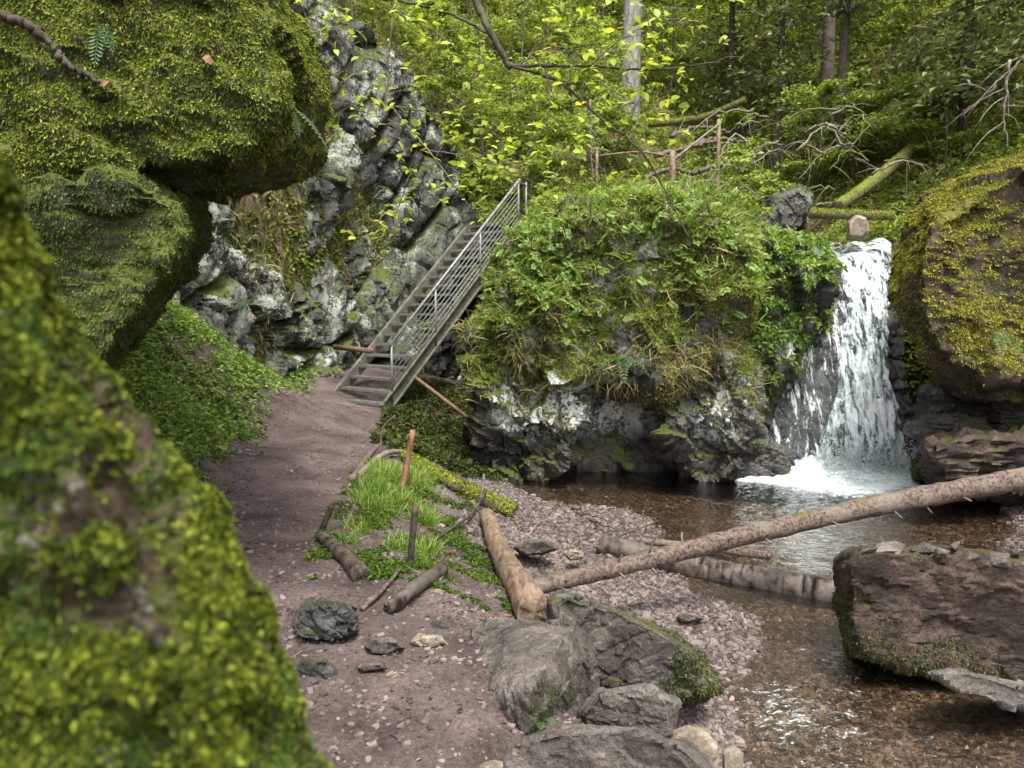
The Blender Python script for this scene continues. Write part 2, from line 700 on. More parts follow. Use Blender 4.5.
def bark_mat(name, dark, light, moss=None, moss_up=0.5, axis_scale=(1, 1, 1), scale=14, lich=None, rough=0.85):
    m, nt, out = newmat(name)
    v, g = coords(nt, axis_scale)
    v0, _ = coords(nt)
    n = noise(nt, v, scale, 7, 0.7, 0.4)
    n2 = noise(nt, v0, 3.0, 4, 0.6)
    col = ramp(nt, n, [(0.36, dark), (0.6, light)])
    if lich:
        col = mixc(nt, ramp(nt, n2, [(0.5, 0.0), (0.58, 0.45)]), col, lich)
    if moss:
        sx = nd(nt, 'ShaderNodeSeparateXYZ')
        nt.links.new(g.outputs['Normal'], sx.inputs[0])
        k = mathn(nt, 'MULTIPLY', mathn(nt, 'ADD', sx.outputs[2], mathn(nt, 'MULTIPLY', mathn(nt, 'SUBTRACT', noise(nt, v0, 5, 5, 0.7), 0.5), 4)), 0.72)
        mm = ramp(nt, k, [(max(moss_up - 0.1, 0), 0.0), (min(moss_up + 0.1, 1), 1.0)])
        col = mixc(nt, mm, col, mixc(nt, noise(nt, v0, 60, 3, 0.7), tuple(c * 0.5 for c in moss), tuple(c * 1.3 for c in moss)))
    principled(nt, out, col, rough, bumpn(nt, n, 0.6, 0.02), 0.25)
    return m


M = {}
M['rock_moss'] = rock_mat('mossy_rock', (0.012, 0.012, 0.008), (0.035, 0.036, 0.018), (0.09, 0.085, 0.05), moss=(0.075, 0.085, 0.012), moss_up=0.05, scale=2.5)
M['cliff'] = rock_mat('lichen_cliff', (0.008, 0.008, 0.006), (0.032, 0.031, 0.027), (0.10, 0.098, 0.088), lich=(0.29, 0.30, 0.265), lich_amt=0.64, moss=(0.06, 0.08, 0.012), moss_up=0.65, scale=1.7, bump=0.9, streak=1.8)
M['outcrop'] = rock_mat('outcrop_rock', (0.010, 0.009, 0.008), (0.032, 0.028, 0.025), (0.08, 0.07, 0.06), lich=(0.42, 0.44, 0.42), lich_amt=0.74, lich_z=-0.3, moss=(0.06, 0.075, 0.012), moss_up=0.62, scale=1.5, bump=0.9, streak=2.2)
M['wet'] = rock_mat('wet_rock', (0.012, 0.011, 0.011), (0.05, 0.045, 0.042), (0.15, 0.135, 0.125), moss=(0.05, 0.07, 0.012), moss_up=0.75, scale=3.0, rough=0.32, bump=0.8, spec=0.5, streak=2.0)
M['near'] = rock_mat('brown_near_rock', (0.012, 0.008, 0.004), (0.045, 0.032, 0.014), (0.13, 0.1, 0.06), lich=(0.34, 0.33, 0.26), lich_amt=0.3, moss=(0.06, 0.07, 0.008), moss_up=0.75, scale=7, bump=0.8)
M['boulder'] = rock_mat('brown_boulder', (0.015, 0.011, 0.008), (0.055, 0.040, 0.028), (0.14, 0.105, 0.078), lich=(0.3, 0.29, 0.24), lich_amt=0.12, moss=(0.10, 0.10, 0.014), moss_up=0.3, scale=2.2, bump=0.8)
M['grey'] = rock_mat('grey_stone', (0.022, 0.018, 0.015), (0.10, 0.085, 0.074), (0.22, 0.195, 0.175), lich=(0.24, 0.23, 0.2), lich_amt=0.15, scale=4, bump=0.9, rough=0.7)
M['grey_moss'] = rock_mat('grey_mossy_stone', (0.018, 0.015, 0.012), (0.065, 0.055, 0.046), (0.16, 0.14, 0.12), moss=(0.06, 0.065, 0.012), moss_up=0.9, scale=5, bump=0.7, rough=0.75)
M['slab'] = rock_mat('red_slab', (0.010, 0.007, 0.005), (0.034, 0.023, 0.017), (0.12, 0.082, 0.064), lich=(0.33, 0.26, 0.23), lich_amt=0.07, moss=(0.05, 0.055, 0.01), moss_up=0.98, scale=3.5, bump=0.9, rough=0.6)
M['tan'] = rock_mat('tan_stone', (0.08, 0.06, 0.042), (0.2, 0.16, 0.12), (0.33, 0.28, 0.22), scale=6, bump=0.4, rough=0.7)
M['slate'] = rock_mat('dark_slate', (0.02, 0.02, 0.018), (0.075, 0.077, 0.07), (0.17, 0.17, 0.155), moss=(0.045, 0.055, 0.012), moss_up=0.85, scale=7, bump=0.9, rough=0.5)

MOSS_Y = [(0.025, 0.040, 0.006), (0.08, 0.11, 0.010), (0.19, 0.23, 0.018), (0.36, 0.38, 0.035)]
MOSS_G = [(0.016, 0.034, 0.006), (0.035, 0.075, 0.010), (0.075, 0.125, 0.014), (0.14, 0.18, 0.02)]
MOSS_O = [(0.045, 0.045, 0.008), (0.12, 0.125, 0.012), (0.245, 0.25, 0.022), (0.40, 0.38, 0.04)]
M['moss_y'] = leaf_mat('yellow_moss', MOSS_Y, 0.3, 0.7, 1.3, (0.05, (0.16, 0.09, 0.035)))
M['moss_g'] = leaf_mat('green_moss', MOSS_G, 0.3, 0.7, 1.3)
M['moss_d'] = leaf_mat('deep_green_moss', [(0.008, 0.014, 0.003), (0.02, 0.034, 0.006), (0.045, 0.065, 0.01), (0.11, 0.12, 0.02)], 0.25, 0.7, 2.5, (0.08, (0.1, 0.07, 0.035)))
M['moss_o'] = leaf_mat('golden_moss', MOSS_O, 0.3, 0.75, 1.6, (0.06, (0.2, 0.12, 0.05)))
M['moss_near'] = leaf_mat('bright_moss', [(0.010, 0.016, 0.002), (0.04, 0.055, 0.004), (0.12, 0.15, 0.010), (0.28, 0.32, 0.035)], 0.35, 0.7, 11)
M['herb'] = leaf_mat('herb_leaves', [(0.04, 0.08, 0.018), (0.10, 0.18, 0.035), (0.19, 0.30, 0.06), (0.32, 0.43, 0.12)], 0.4, 0.5, 1.0, (0.03, (0.25, 0.2, 0.09)))
M['slope_leaf'] = leaf_mat('slope_leaves', [(0.05, 0.08, 0.014), (0.12, 0.175, 0.025), (0.22, 0.29, 0.045), (0.34, 0.4, 0.08)], 0.4, 0.55, 0.5, (0.12, (0.24, 0.19, 0.09)))
M['grass'] = leaf_mat('grass_blades', [(0.05, 0.1, 0.015), (0.11, 0.2, 0.03), (0.2, 0.31, 0.05), (0.28, 0.38, 0.08)], 0.4, 0.5, 1.0, (0.08, (0.36, 0.30, 0.15)))
M['dry_grass'] = leaf_mat('dry_grass_blades', [(0.09, 0.1, 0.03), (0.19, 0.18, 0.06), (0.33, 0.28, 0.12), (0.42, 0.36, 0.17)], 0.3, 0.6, 1.0)
M['young'] = leaf_mat('young_leaves', [(0.13, 0.21, 0.02), (0.23, 0.32, 0.03), (0.34, 0.42, 0.05), (0.48, 0.52, 0.09)], 0.5, 0.45, 3.0)
M['crown'] = leaf_mat('crown_leaves', [(0.06, 0.1, 0.02), (0.13, 0.19, 0.035), (0.23, 0.31, 0.05), (0.36, 0.44, 0.09)], 0.45, 0.5, 0.8)
M['needle'] = leaf_mat('fir_needles', [(0.04, 0.062, 0.03), (0.09, 0.125, 0.05), (0.16, 0.20, 0.075), (0.26, 0.29, 0.11)], 0.2, 0.6, 0.7, (0.06, (0.15, 0.1, 0.05)))
M['fern'] = leaf_mat('fern_leaflets', [(0.035, 0.08, 0.03), (0.06, 0.12, 0.045), (0.09, 0.17, 0.06)], 0.35, 0.45, 4)
M['litter'] = leaf_mat('fallen_leaves', [(0.045, 0.026, 0.016), (0.09, 0.058, 0.04), (0.14, 0.10, 0.076), (0.22, 0.175, 0.14)], 0.05, 0.7, 1.5)
M['peb'] = leaf_mat('pebbles_mixed', [(0.03, 0.022, 0.019), (0.065, 0.049, 0.044), (0.11, 0.086, 0.078), (0.18, 0.15, 0.137)], 0.0, 0.7, 2.0)
M['peb_wet'] = leaf_mat('pebbles_wet', [(0.022, 0.016, 0.012), (0.055, 0.040, 0.030), (0.10, 0.074, 0.058), (0.24, 0.2, 0.175)], 0.0, 0.35, 2.0, spec=0.5)
M['bark_red'] = bark_mat('spruce_bark', (0.010, 0.007, 0.005), (0.15, 0.108, 0.088), moss=(0.1, 0.095, 0.015), moss_up=0.97, scale=34, lich=(0.17, 0.14, 0.12))
M['bark_wet'] = bark_mat('wet_bark', (0.012, 0.009, 0.007), (0.09, 0.07, 0.058), scale=12, lich=(0.12, 0.105, 0.095), rough=0.5)
M['bark_grey'] = bark_mat('grey_bark', (0.08, 0.075, 0.07), (0.27, 0.26, 0.245), axis_scale=(1, 1, 0.3), scale=12)
M['bark_dark'] = bark_mat('dark_bark', (0.015, 0.012, 0.009), (0.075, 0.06, 0.045), scale=14, moss=(0.07, 0.075, 0.015), moss_up=0.9)
M['twig'] = bark_mat('twig_bark', (0.05, 0.04, 0.03), (0.18, 0.15, 0.12), scale=30)
M['deadwood'] = bark_mat('dead_branches', (0.06, 0.05, 0.04), (0.24, 0.205, 0.165), scale=20, moss=(0.1, 0.1, 0.02), moss_up=0.95)
M['bare'] = bark_mat('debarked_wood', (0.06, 0.038, 0.025), (0.22, 0.155, 0.11), axis_scale=(1, 0.25, 0.6), scale=22, moss=(0.13, 0.12, 0.03), moss_up=0.99, rough=0.7)
M['orange'] = bark_mat('fresh_wood', (0.12, 0.06, 0.03), (0.32, 0.18, 0.10), axis_scale=(1, 1, 0.2), scale=30)
M['mosslog'] = bark_mat('mossy_bark', (0.05, 0.04, 0.025), (0.16, 0.13, 0.085), moss=(0.13, 0.15, 0.02), moss_up=0.25)
M['brown'] = bark_mat('brown_plank', (0.07, 0.035, 0.022), (0.2, 0.12, 0.085), scale=18)
M['cutwood'] = bark_mat('cut_end', (0.2, 0.14, 0.09), (0.4, 0.3, 0.2), scale=30)

m, nt, out = newmat('galvanised_steel')
v, g = coords(nt)
c = ramp(nt, noise(nt, v, 9, 6, 0.7), [(0.35, (0.13, 0.13, 0.12)), (0.65, (0.25, 0.25, 0.235))])
principled(nt, out, c, 0.55, bumpn(nt, noise(nt, v, 60, 3), 0.15, 0.003), 0.4, 0.35)
M['steel'] = m
m, nt, out = newmat('weathered_steel')
v, g = coords(nt)
c = ramp(nt, noise(nt, v, 6, 7, 0.75), [(0.32, (0.05, 0.045, 0.032)), (0.55, (0.12, 0.115, 0.09)), (0.7, (0.21, 0.2, 0.165))])
principled(nt, out, c, 0.65, bumpn(nt, noise(nt, v, 40, 4), 0.25, 0.004), 0.35, 0.15)
M['steel_old'] = m

# ground: packed reddish path gravel
m, nt, out = newmat('path_gravel')
v, g = coords(nt)
n1 = noise(nt, v, 1.6, 8, 0.68)
n2 = noise(nt, v, 38, 5, 0.75)
n3 = noise(nt, v, 140, 3, 0.8)
base = ramp(nt, n1, [(0.34, (0.042, 0.030, 0.027)), (0.48, (0.085, 0.062, 0.057)), (0.68, (0.145, 0.11, 0.102))])
spk = ramp(nt, mathn(nt, 'ADD', mathn(nt, 'MULTIPLY', n2, 0.5), mathn(nt, 'MULTIPLY', n3, 0.5)), [(0.38, 0.45), (0.5, 0.95), (0.6, 1.5)])
colp = mixc(nt, 1.0, base, spk, 'MULTIPLY')
principled(nt, out, colp, 0.9, bumpn(nt, mathn(nt, 'ADD', n2, mathn(nt, 'MULTIPLY', n3, 0.6)), 0.8, 0.02), 0.2)
M['ground'] = m
m, nt, out = newmat('forest_soil')
v, g = coords(nt)
n1 = noise(nt, v, 1.3, 6, 0.65)
n2 = noise(nt, v, 25, 5, 0.75)
c1 = ramp(nt, mathn(nt, 'ADD', mathn(nt, 'MULTIPLY', n1, 0.55), mathn(nt, 'MULTIPLY', n2, 0.45)), [(0.38, (0.018, 0.022, 0.008)), (0.47, (0.05, 0.058, 0.018)), (0.54, (0.11, 0.08, 0.05)), (0.64, (0.24, 0.18, 0.13))])
principled(nt, out, c1, 0.95, bumpn(nt, n2, 0.9, 0.05), 0.1)
M['soil'] = m


# water of the stream
def water_mat(name, tint, bumps, foam=None, rough=0.04):
    m, nt, out = newmat(name)
    v, g = coords(nt)
    b = None
    for sc_, st, di, ax in bumps:
        vv, _ = coords(nt, ax)
        b = bumpn(nt, noise(nt, vv, sc_, 4, 0.6, 0.8), st, di, b)
    gl = nd(nt, 'ShaderNodeBsdfGlossy')
    gl.inputs['Roughness'].default_value = rough
    gl.inputs['Color'].default_value = (1, 1, 1, 1)
    nt.links.new(b, gl.inputs['Normal'])
    tr = nd(nt, 'ShaderNodeBsdfTransparent')
    tr.inputs[0].default_value = (*tint, 1)
    fr = nd(nt, 'ShaderNodeFresnel')
    fr.inputs['IOR'].default_value = 1.36
    nt.links.new(b, fr.inputs['Normal'])
    mx = nd(nt, 'ShaderNodeMixShader')
    nt.links.new(mathn(nt, 'MULTIPLY', fr.outputs[0], 1.7, True), mx.inputs[0])
    nt.links.new(tr.outputs[0], mx.inputs[1])
    nt.links.new(gl.outputs[0], mx.inputs[2])
    last = mx.outputs[0]
    if foam:
        fc = None
        sep = nd(nt, 'ShaderNodeSeparateXYZ')
        nt.links.new(g.outputs['Position'], sep.inputs[0])
        for (cx, cy, rad, amt) in foam:
            dx = mathn(nt, 'SUBTRACT', sep.outputs[0], cx)
            dy = mathn(nt, 'SUBTRACT', sep.outputs[1], cy)
            dd = mathn(nt, 'SQRT', mathn(nt, 'ADD', mathn(nt, 'MULTIPLY', dx, dx), mathn(nt, 'MULTIPLY', dy, dy)))
            k = mathn(nt, 'MULTIPLY', mathn(nt, 'SUBTRACT', 1.0, mathn(nt, 'DIVIDE', dd, rad), True), amt)
            fc = k if fc is None else mathn(nt, 'MAXIMUM', fc, k)
        vv, _ = coords(nt, (0.8, 1.7, 1))
        nz = mathn(nt, 'ADD', mathn(nt, 'MULTIPLY', noise(nt, vv, 6, 5, 0.75, 1.5), 0.5), mathn(nt, 'MULTIPLY', noise(nt, vv, 24, 4, 0.8, 1.5), 0.5))
        mk_ = ramp(nt, mathn(nt, 'ADD', fc, mathn(nt, 'SUBTRACT', nz, 0.5)), [(0.22, 0.0), (0.34, 1.0)])
        df = nd(nt, 'ShaderNodeBsdfDiffuse')
        df.inputs[0].default_value = (0.55, 0.6, 0.6, 1)
        m2 = nd(nt, 'ShaderNodeMixShader')
        nt.links.new(mk_, m2.inputs[0])
        nt.links.new(last, m2.inputs[1])
        nt.links.new(df.outputs[0], m2.inputs[2])
        last = m2.outputs[0]
    nt.links.new(last, out.inputs[0])
    return m


# white falling water: opaque froth in streaks, clear film between them
def fall_mat(name, thr, soft=0.12):
    m, nt, out = newmat(name)
    vs, g = coords(nt, (1, 0.3, 0.17))
    n1 = noise(nt, vs, 11, 8, 0.72, 0.6)
    n2 = noise(nt, coords(nt, (1, 0.5, 0.4))[0], 26, 5, 0.75, 0.8)
    n0, _v = noise(nt, coords(nt, (1, 0.3, 0.16))[0], 3.2, 3, 0.5), 0
    f = mathn(nt, 'ADD', mathn(nt, 'ADD', mathn(nt, 'MULTIPLY', n1, 0.7), mathn(nt, 'MULTIPLY', n2, 0.3)), mathn(nt, 'MULTIPLY', mathn(nt, 'SUBTRACT', n0, 0.5), 0.3))
    mk_ = ramp(nt, f, [(thr, 0.0), (thr + soft, 1.0)])
    col = ramp(nt, f, [(0.38, (0.22, 0.34, 0.36)), (0.48, (0.46, 0.58, 0.59)), (0.57, (0.78, 0.81, 0.81))])
    b = bumpn(nt, f, 1.0, 0.12)
    df = principled(nt, None, col, 0.45, b, 0.5)
    df.inputs['Subsurface Weight'].default_value = 0.0
    tr = nd(nt, 'ShaderNodeBsdfTransparent')
    tr.inputs[0].default_value = (0.85, 0.93, 0.93, 1)
    gl = nd(nt, 'ShaderNodeBsdfGlossy')
    gl.inputs['Roughness'].default_value = 0.12
    nt.links.new(b, gl.inputs['Normal'])
    film = nd(nt, 'ShaderNodeMixShader')
    film.inputs[0].default_value = 0.12
    nt.links.new(tr.outputs[0], film.inputs[1])
    nt.links.new(gl.outputs[0], film.inputs[2])
    mx = nd(nt, 'ShaderNodeMixShader')
    nt.links.new(mk_, mx.inputs[0])
    nt.links.new(film.outputs[0], mx.inputs[1])
    nt.links.new(df.outputs[0], mx.inputs[2])
    nt.links.new(mx.outputs[0], out.inputs[0])
    return m


ZW = -0.8
# ------------------------------------------------------------------ ground
CTL = [(-0.3, 2.6, 0), (-1, 4, 0), (-2.1, 6.6, 0), (-2.75, 9.7, -.02), (-3.3, 14, -.08), (-0.2, 1, 0), (0.3, -1, 0), (-1, -4, 0), (-3, -4, .3), (2, -4, -.4), (5, -4, -1.0), (10, -4, 0.4), (14, 0, 2), (-8, -3, 2.5), (-9, 3, 3.0), (-9, 10, 3.5),
       (-2.1, 3.5, .1), (-2.9, 6.6, .06), (-3.65, 9.7, .12), (-4.3, 14, .15), (-4.6, 10, 1.55), (-5.5, 8, 1.7), (-3.7, 7.6, .55), (-4.2, 6.5, .95), (-5.5, 5, 1.0), (-5.0, 12.5, 1.05), (-5, 15.5, .7), (-3.0, 16, .2),
       (-1.45, 6.6, -.03), (-1.95, 9.7, -.06), (-2.35, 13.2, -.1), (-.6, 4.6, 0), (.0, 3.4, 0), (.35, 2.4, -.04), (.6, 1, -.1), (-1.0, 8, -.25), (-1.5, 10.5, -.3), (-.8, 6, -.22), (-.1, 5.2, -.3), (.3, 4.3, -.32),
       (-.35, 7.7, -.62), (.15, 4.7, -.42), (.05, 9.6, -.74), (1.05, 8.5, -.76), (.87, 7.1, -.74), (1.1, 6.1, -.74), (1.6, 5.4, -.76), (.55, 6.0, -.68), (1.0, 4.6, -.7), (.9, 3.6, -.62), (1.2, 2.6, -.7), (1.5, 1.0, -.8),
       (1.9, 4.4, -.9), (2.1, 3.4, -.95), (2.6, 2.4, -1.0), (2.5, 6.6, -.92), (2.2, 9.6, -.9), (1.2, 9.6, -.86), (3.5, 8.0, -.93), (4.5, 9.8, -1.1), (4.8, 11.5, -1.2), (2.6, 5.4, -.88), (3.2, 3.4, -.86), (3.2, 4.2, -.88), (4.2, 4.4, -.76), (5.0, 3.2, -.78), (4.4, 7.2, -.82), (5.5, 7.4, -.78), (6.5, 8.5, -.7), (8, 7.5, -.2), (9, 5, .3), (12, 8, 2.0), (7, 4.5, -.6), (7, 2, -.6),
       (-1.2, 12.5, -.65), (-1.5, 14, -.4), (-.5, 11, -.75), (-.9, 16, -.2), (2, 13, -1.0), (5, 14, -1.0), (8, 13, -.2), (12, 14, 2), (0, 18, -.5)]
CTL = np.array(CTL, float)


def tps_fit(C):
    n = len(C)
    d = np.linalg.norm(C[:, None, :2] - C[None, :, :2], axis=2)
    K = np.where(d > 0, d * d * np.log(np.maximum(d, 1e-9)), 0) + 0.02 * np.eye(n)
    Pm = np.concatenate([np.ones((n, 1)), C[:, :2]], 1)
    A = np.block([[K, Pm], [Pm.T, np.zeros((3, 3))]])
    return np.linalg.solve(A, np.concatenate([C[:, 2], [0, 0, 0]]))


_w = tps_fit(CTL)


def gz(x, y):
    x, y = np.atleast_1d(np.asarray(x, float)), np.atleast_1d(np.asarray(y, float))
    z = _w[-3] + _w[-2] * x + _w[-1] * y
    for i in range(len(CTL)):
        d2 = (x - CTL[i, 0]) ** 2 + (y - CTL[i, 1]) ** 2
        z = z + _w[i] * 0.5 * d2 * np.log(np.maximum(d2, 1e-12))
    q = np.stack([x, y, x * 0], 1)
    z = z + 0.035 * fbm(q * 1.3, 3) + 0.034 * fbm(q * 4.5, 4)
    return z


def grid(xs, ys, zf):
    X, Y = np.meshgrid(xs, ys)
    Z = zf(X.ravel(), Y.ravel())
    V = np.stack([X.ravel(), Y.ravel(), Z], 1)
    nx, ny = len(xs), len(ys)
    i, j = np.meshgrid(np.arange(nx - 1), np.arange(ny - 1))
    a = (j * nx + i).ravel()
    return V, np.stack([a, a + 1, a + nx + 1, a + nx], 1)


def gz_far(x, y):
    """valley floor far outside: keep heights tame"""
    z = gz(np.clip(x, -9, 13), np.clip(y, -4, 17))
    out_ = np.maximum(np.maximum(-9 - x, x - 13), 0)
    return z + out_ * 0.7


xs = np.concatenate([np.linspace(-60, -8, 14), np.arange(-7.8, 9.01, 0.055), np.linspace(9.5, 60, 14)])
ys = np.concatenate([np.linspace(-60, 0, 14), np.arange(0.3, 6, 0.045), np.arange(6, 17.5, 0.07), [18, 20]])
GV, GF = grid(xs, ys, gz_far)
mk('ground', GV, GF, M['ground'], kind='structure', label='reddish brown gravel ground with the footpath and the stream bed', cat='ground')


def Pg(px, py, dz=0.0):
    """point on the ground seen in direction (px, py), lifted by dz"""
    d = ray(px, py)
    ts = np.concatenate([np.arange(1.5, 12, 0.02), np.arange(12, 25, 0.1)])
    pp = CAMP + d[None] * (ts / d[1])[:, None]
    g_ = gz(pp[:, 0], pp[:, 1])
    i_ = np.argmax(pp[:, 2] < np.maximum(g_, -9))
    return pp[i_] + np.array([0, 0, dz])


# wooded slope behind: rises from the lip of the fall
def hz(x, y):
    q = np.stack([x, y, x * 0], 1)
    base = 3.35 + np.maximum(y - 19, 0) * 0.62 + np.maximum(y - 15, 0) * 0.05
    base = base + np.clip((-x - 0.8) / 3.0, 0, 1) * 3.6 + np.clip((-x - 4) / 8, 0, 2) * 5      # over the cliff
    base = base + np.clip((x - 8.5) / 7, 0, 6) * 5.5                                          # right bank
    gul = np.exp(-((x - (5.9 + 0.10 * (y - 14))) / 1.25) ** 2) * np.clip((36 - y) / 12, 0, 1)
    base = base - gul * (0.75 + 0.12 * np.maximum(y - 14, 0))
    base = base + 0.5 * fbm(q * 0.35, 3) + 0.16 * fbm(q * 1.7, 4) * (1 - 0.7 * gul)
    yc = np.interp(x, [-9.5, -7.2, -5.9, -5.0, -4.2, -2.6, -0.6, 0.35, 0.4], [3, 6.5, 9.2, 12.3, 15.2, 17.8, 19.3, 20.0, 0]) + 2.2
    return np.where((y < yc) & (x < 0.4), -1.5, base)


xs = np.concatenate([np.linspace(-60, -9, 16), np.arange(-8.6, 26, 0.2), np.linspace(27, 80, 16)])
ys = np.concatenate([[14.4, 14.6], np.arange(14.9, 34, 0.2), np.arange(34.5, 60, 0.7), np.linspace(62, 140, 24)])
HV, HF = grid(xs, ys, hz)
HV[HV[:, 1] < 14.5, 2] = -1.5
mk('hillside', HV, HF, M['soil'], kind='structure', label='steep wooded slope of leaf litter and soil above the fall', cat='hillside')

# ------------------------------------------------------------------ rocks
ROCKS = {}


def rock(key, name, geo, mat, label, cat='rock', group=None, moss=None):
    V, F = geo
    if key in ('ul', 'll', 'right'):      # moss cushions
        V = V + vnormals(V, F) * (0.035 * fbm(V * 5, 3) + 0.02 * fbm(V * 13, 2))[:, None]
    o = mk(name, V, F, M[mat], label=label, cat=cat, group=group)
    o.data.set_sharp_from_angle(angle=math.radians(26))
    ROCKS[key] = (V, F, o)
    return o


# upper left overhanging boulder and the one below it
rock('ul', 'mossy_boulder', px_rock([(-420, -330), (150, -330), (250, -60), (292, 5), (322, 50), (334, 100), (330, 145), (308, 180), (225, 205), (60, 200), (-420, 260)], 3.4, 8.0, 0.8, Dm=4.8,
     n=190, p=18, amp=0.16, freq=1.1, cell=0.11, cfreq=1.0, seed=1), 'rock_moss',
     'huge moss covered boulder overhanging the path at upper left', 'boulder')
ll_ = merge([px_rock([(-420, 175), (30, 150), (180, 158), (222, 185), (229, 225), (212, 265), (165, 305), (148, 345), (125, 380), (60, 420), (-420, 440)], 3.3, 6.0, 0.86, Dm=4.3, n=130, p=14, amp=0.10, freq=1.5, cell=0.05, cfreq=1.4, seed=2),
             px_rock([(-420, 330), (40, 330), (40, 500), (10, 760), (-420, 760)], 4.3, 6.6, 0.9, Dm=5.2, n=50, p=14, amp=0.12, freq=1.3, cell=0.08, cfreq=1.4, seed=3)])
rock('ll', 'mossy_boulder', ll_, 'rock_moss', 'dark green mossy boulder wedged below the huge overhanging one', 'boulder')

# near rock, out of focus, at the left edge of the picture
nr = [(-560, -150), (-200, -60), (-60, 40), (-8, 122), (22, 235), (50, 325), (108, 408), (162, 505), (205, 610), (278, 705), (340, 782), (480, 980), (560, 1500), (-560, 1500)]
pts = [P(x, y, 0.66) for x, y in nr] + [P(x - 70, y + 60, 0.50) for x, y in nr] + [P(x - 90, y + 30, 1.15) for x, y in nr]
pts = [q for q in pts if q[2] > -0.3]
NRV, NRF = rock_geo(pts, n=170, p=20, amp=0.03, freq=3.2, cell=0.02, cfreq=4, seed=4)
NRV = NRV + vnormals(NRV, NRF) * (0.024 * fbm(NRV * 13, 3) + 0.007 * fbm(NRV * 38, 2))[:, None]
rock('near', 'mossy_rock', (NRV, NRF), 'near', 'blurred bright yellow green mossy rock closest to the viewer', 'rock')

# lichen cliff behind the stairway: a wall in plan, leaning back, thick
CP = catmull([(-9.5, 3, 0), (-7.2, 6.5, 0), (-5.9, 9.2, 0), (-5.0, 12.3, 0), (-4.2, 15.2, 0), (-2.6, 17.8, 0), (-0.6, 19.3, 0), (1.2, 21.0, 0), (2.2, 24.5, 0)], 520)
tz = np.linspace(0, 1, 290)
tn = unit(np.gradient(CP, axis=0))
nn_ = np.stack([tn[:, 1], -tn[:, 0], tn[:, 0] * 0], 1)
ztop = np.interp(CP[:, 0], [-9.5, -4.5, -3.4, -2.2, -1.0, 0.5, 2.3], [9.5, 10.0, 9.8, 8.2, 6.2, 5.0, 4.2])
Vc = CP[:, None, :] + 0 * tz[None, :, None]
zz = -0.9 + (ztop[:, None] + 0.9) * tz[None]
Vc[:, :, 2] = zz
lean = 0.15 * np.maximum(zz, 0)
Vc = Vc - nn_[:, None, :] * lean[:, :, None]
fl = Vc.reshape(-1, 3)
ca, sa = math.cos(0.5), math.sin(0.5)
skew = np.stack([fl[:, 0] * ca - fl[:, 2] * sa, fl[:, 1] * 1.0, (fl[:, 0] * sa + fl[:, 2] * ca) * 0.3], 1)
skew = skew + 0.03 * np.stack([fbm(fl * 1.1 + t_, 3) for t_ in (1, 5, 9)], 1)
sk2 = np.stack([fl[:, 0] * ca - fl[:, 2] * sa, fl[:, 1], (fl[:, 0] * sa + fl[:, 2] * ca) * 0.24], 1)
w1, w21, wv = worley(sk2 * 0.8 + 5)
x1, x21, xv = worley(sk2 * 1.7 + 9)
dd = -0.6 * np.exp(-w21 * 12) - 0.12 * np.exp(-x21 * 14) + 0.3 * (wv - 0.5) + 0.12 * (xv - 0.5) + 0.4 * fbm(fl * 0.45 + 2, 3) + 0.35 * facet(skew * 0.6 + 3, .85) + 0.11 * facet(skew * 1.4 + 8, .9) + 0.04 * facet(skew * 4.6 + 1) + 0.06 * fbm(fl * 5, 4)
fl = fl + np.repeat(nn_, len(tz), 0) * dd[:, None]
na, nb = len(CP), len(tz)
i, j = np.meshgrid(np.arange(na - 1), np.arange(nb - 1), indexing='ij')
a = (i * nb + j).ravel()
Fc = np.stack([a, a + nb, a + nb + 1, a + 1], 1)
# back of the mass
back = fl.reshape(na, nb, 3)[:, -1] - nn_ * 4.0 + np.array([0, 0, 0.6])
backl = fl.reshape(na, nb, 3)[:, 0] - nn_ * 5.0
k0 = len(fl)
fl = np.concatenate([fl, back, backl])
i = np.arange(na - 1)
top = i * nb + nb - 1
Fb = np.concatenate([np.stack([top, top + nb, k0 + i + 1, k0 + i], 1), np.stack([k0 + i, k0 + i + 1, k0 + na + i + 1, k0 + na + i], 1)])
CLV, CLF = fl, np.concatenate([Fc, Fb])
rock('cliff', 'rock_cliff', (CLV, CLF), 'cliff', 'tall grey cliff with pale lichen patches behind the metal stairway', 'cliff')

# central outcrop: several masses fused in one mesh
def fuse(parts):
    return merge(parts)


oc = []
oc.append(px_rock([(476, 290), (505, 235), (560, 200), (640, 190), (720, 195), (775, 235), (770, 300), (748, 365), (700, 400), (600, 405), (520, 395), (478, 360)], 10.3, 16.5, 0.86, Dm=11.6, n=130, p=12, amp=0.3, freq=0.9, cell=0.22, cfreq=1.1, seed=11))
oc.append(px_rock([(470, 330), (560, 345), (600, 400), (585, 450), (560, 505), (480, 505), (466, 430)], 10.6, 14, 0.8, Dm=11.2, n=80, p=12, amp=0.22, freq=1.3, cell=0.18, cfreq=1.6, seed=12))
oc.append(px_rock([(640, 330), (722, 318), (757, 370), (764, 430), (745, 505), (690, 505), (650, 440)], 10.5, 14, 0.8, Dm=11.3, n=80, p=12, amp=0.22, freq=1.3, cell=0.18, cfreq=1.6, seed=13))
oc.append(px_rock([(540, 380), (680, 380), (720, 450), (710, 510), (520, 510), (510, 430)], 11.3, 14, 0.8, Dm=11.8, n=60, p=12, amp=0.18, freq=1.3, cell=0.15, cfreq=1.6, seed=14))
rock('outcrop', 'rock_outcrop', fuse(oc), 'outcrop', 'broad plant topped rock outcrop in the middle with a dark hollow at the water', 'outcrop')
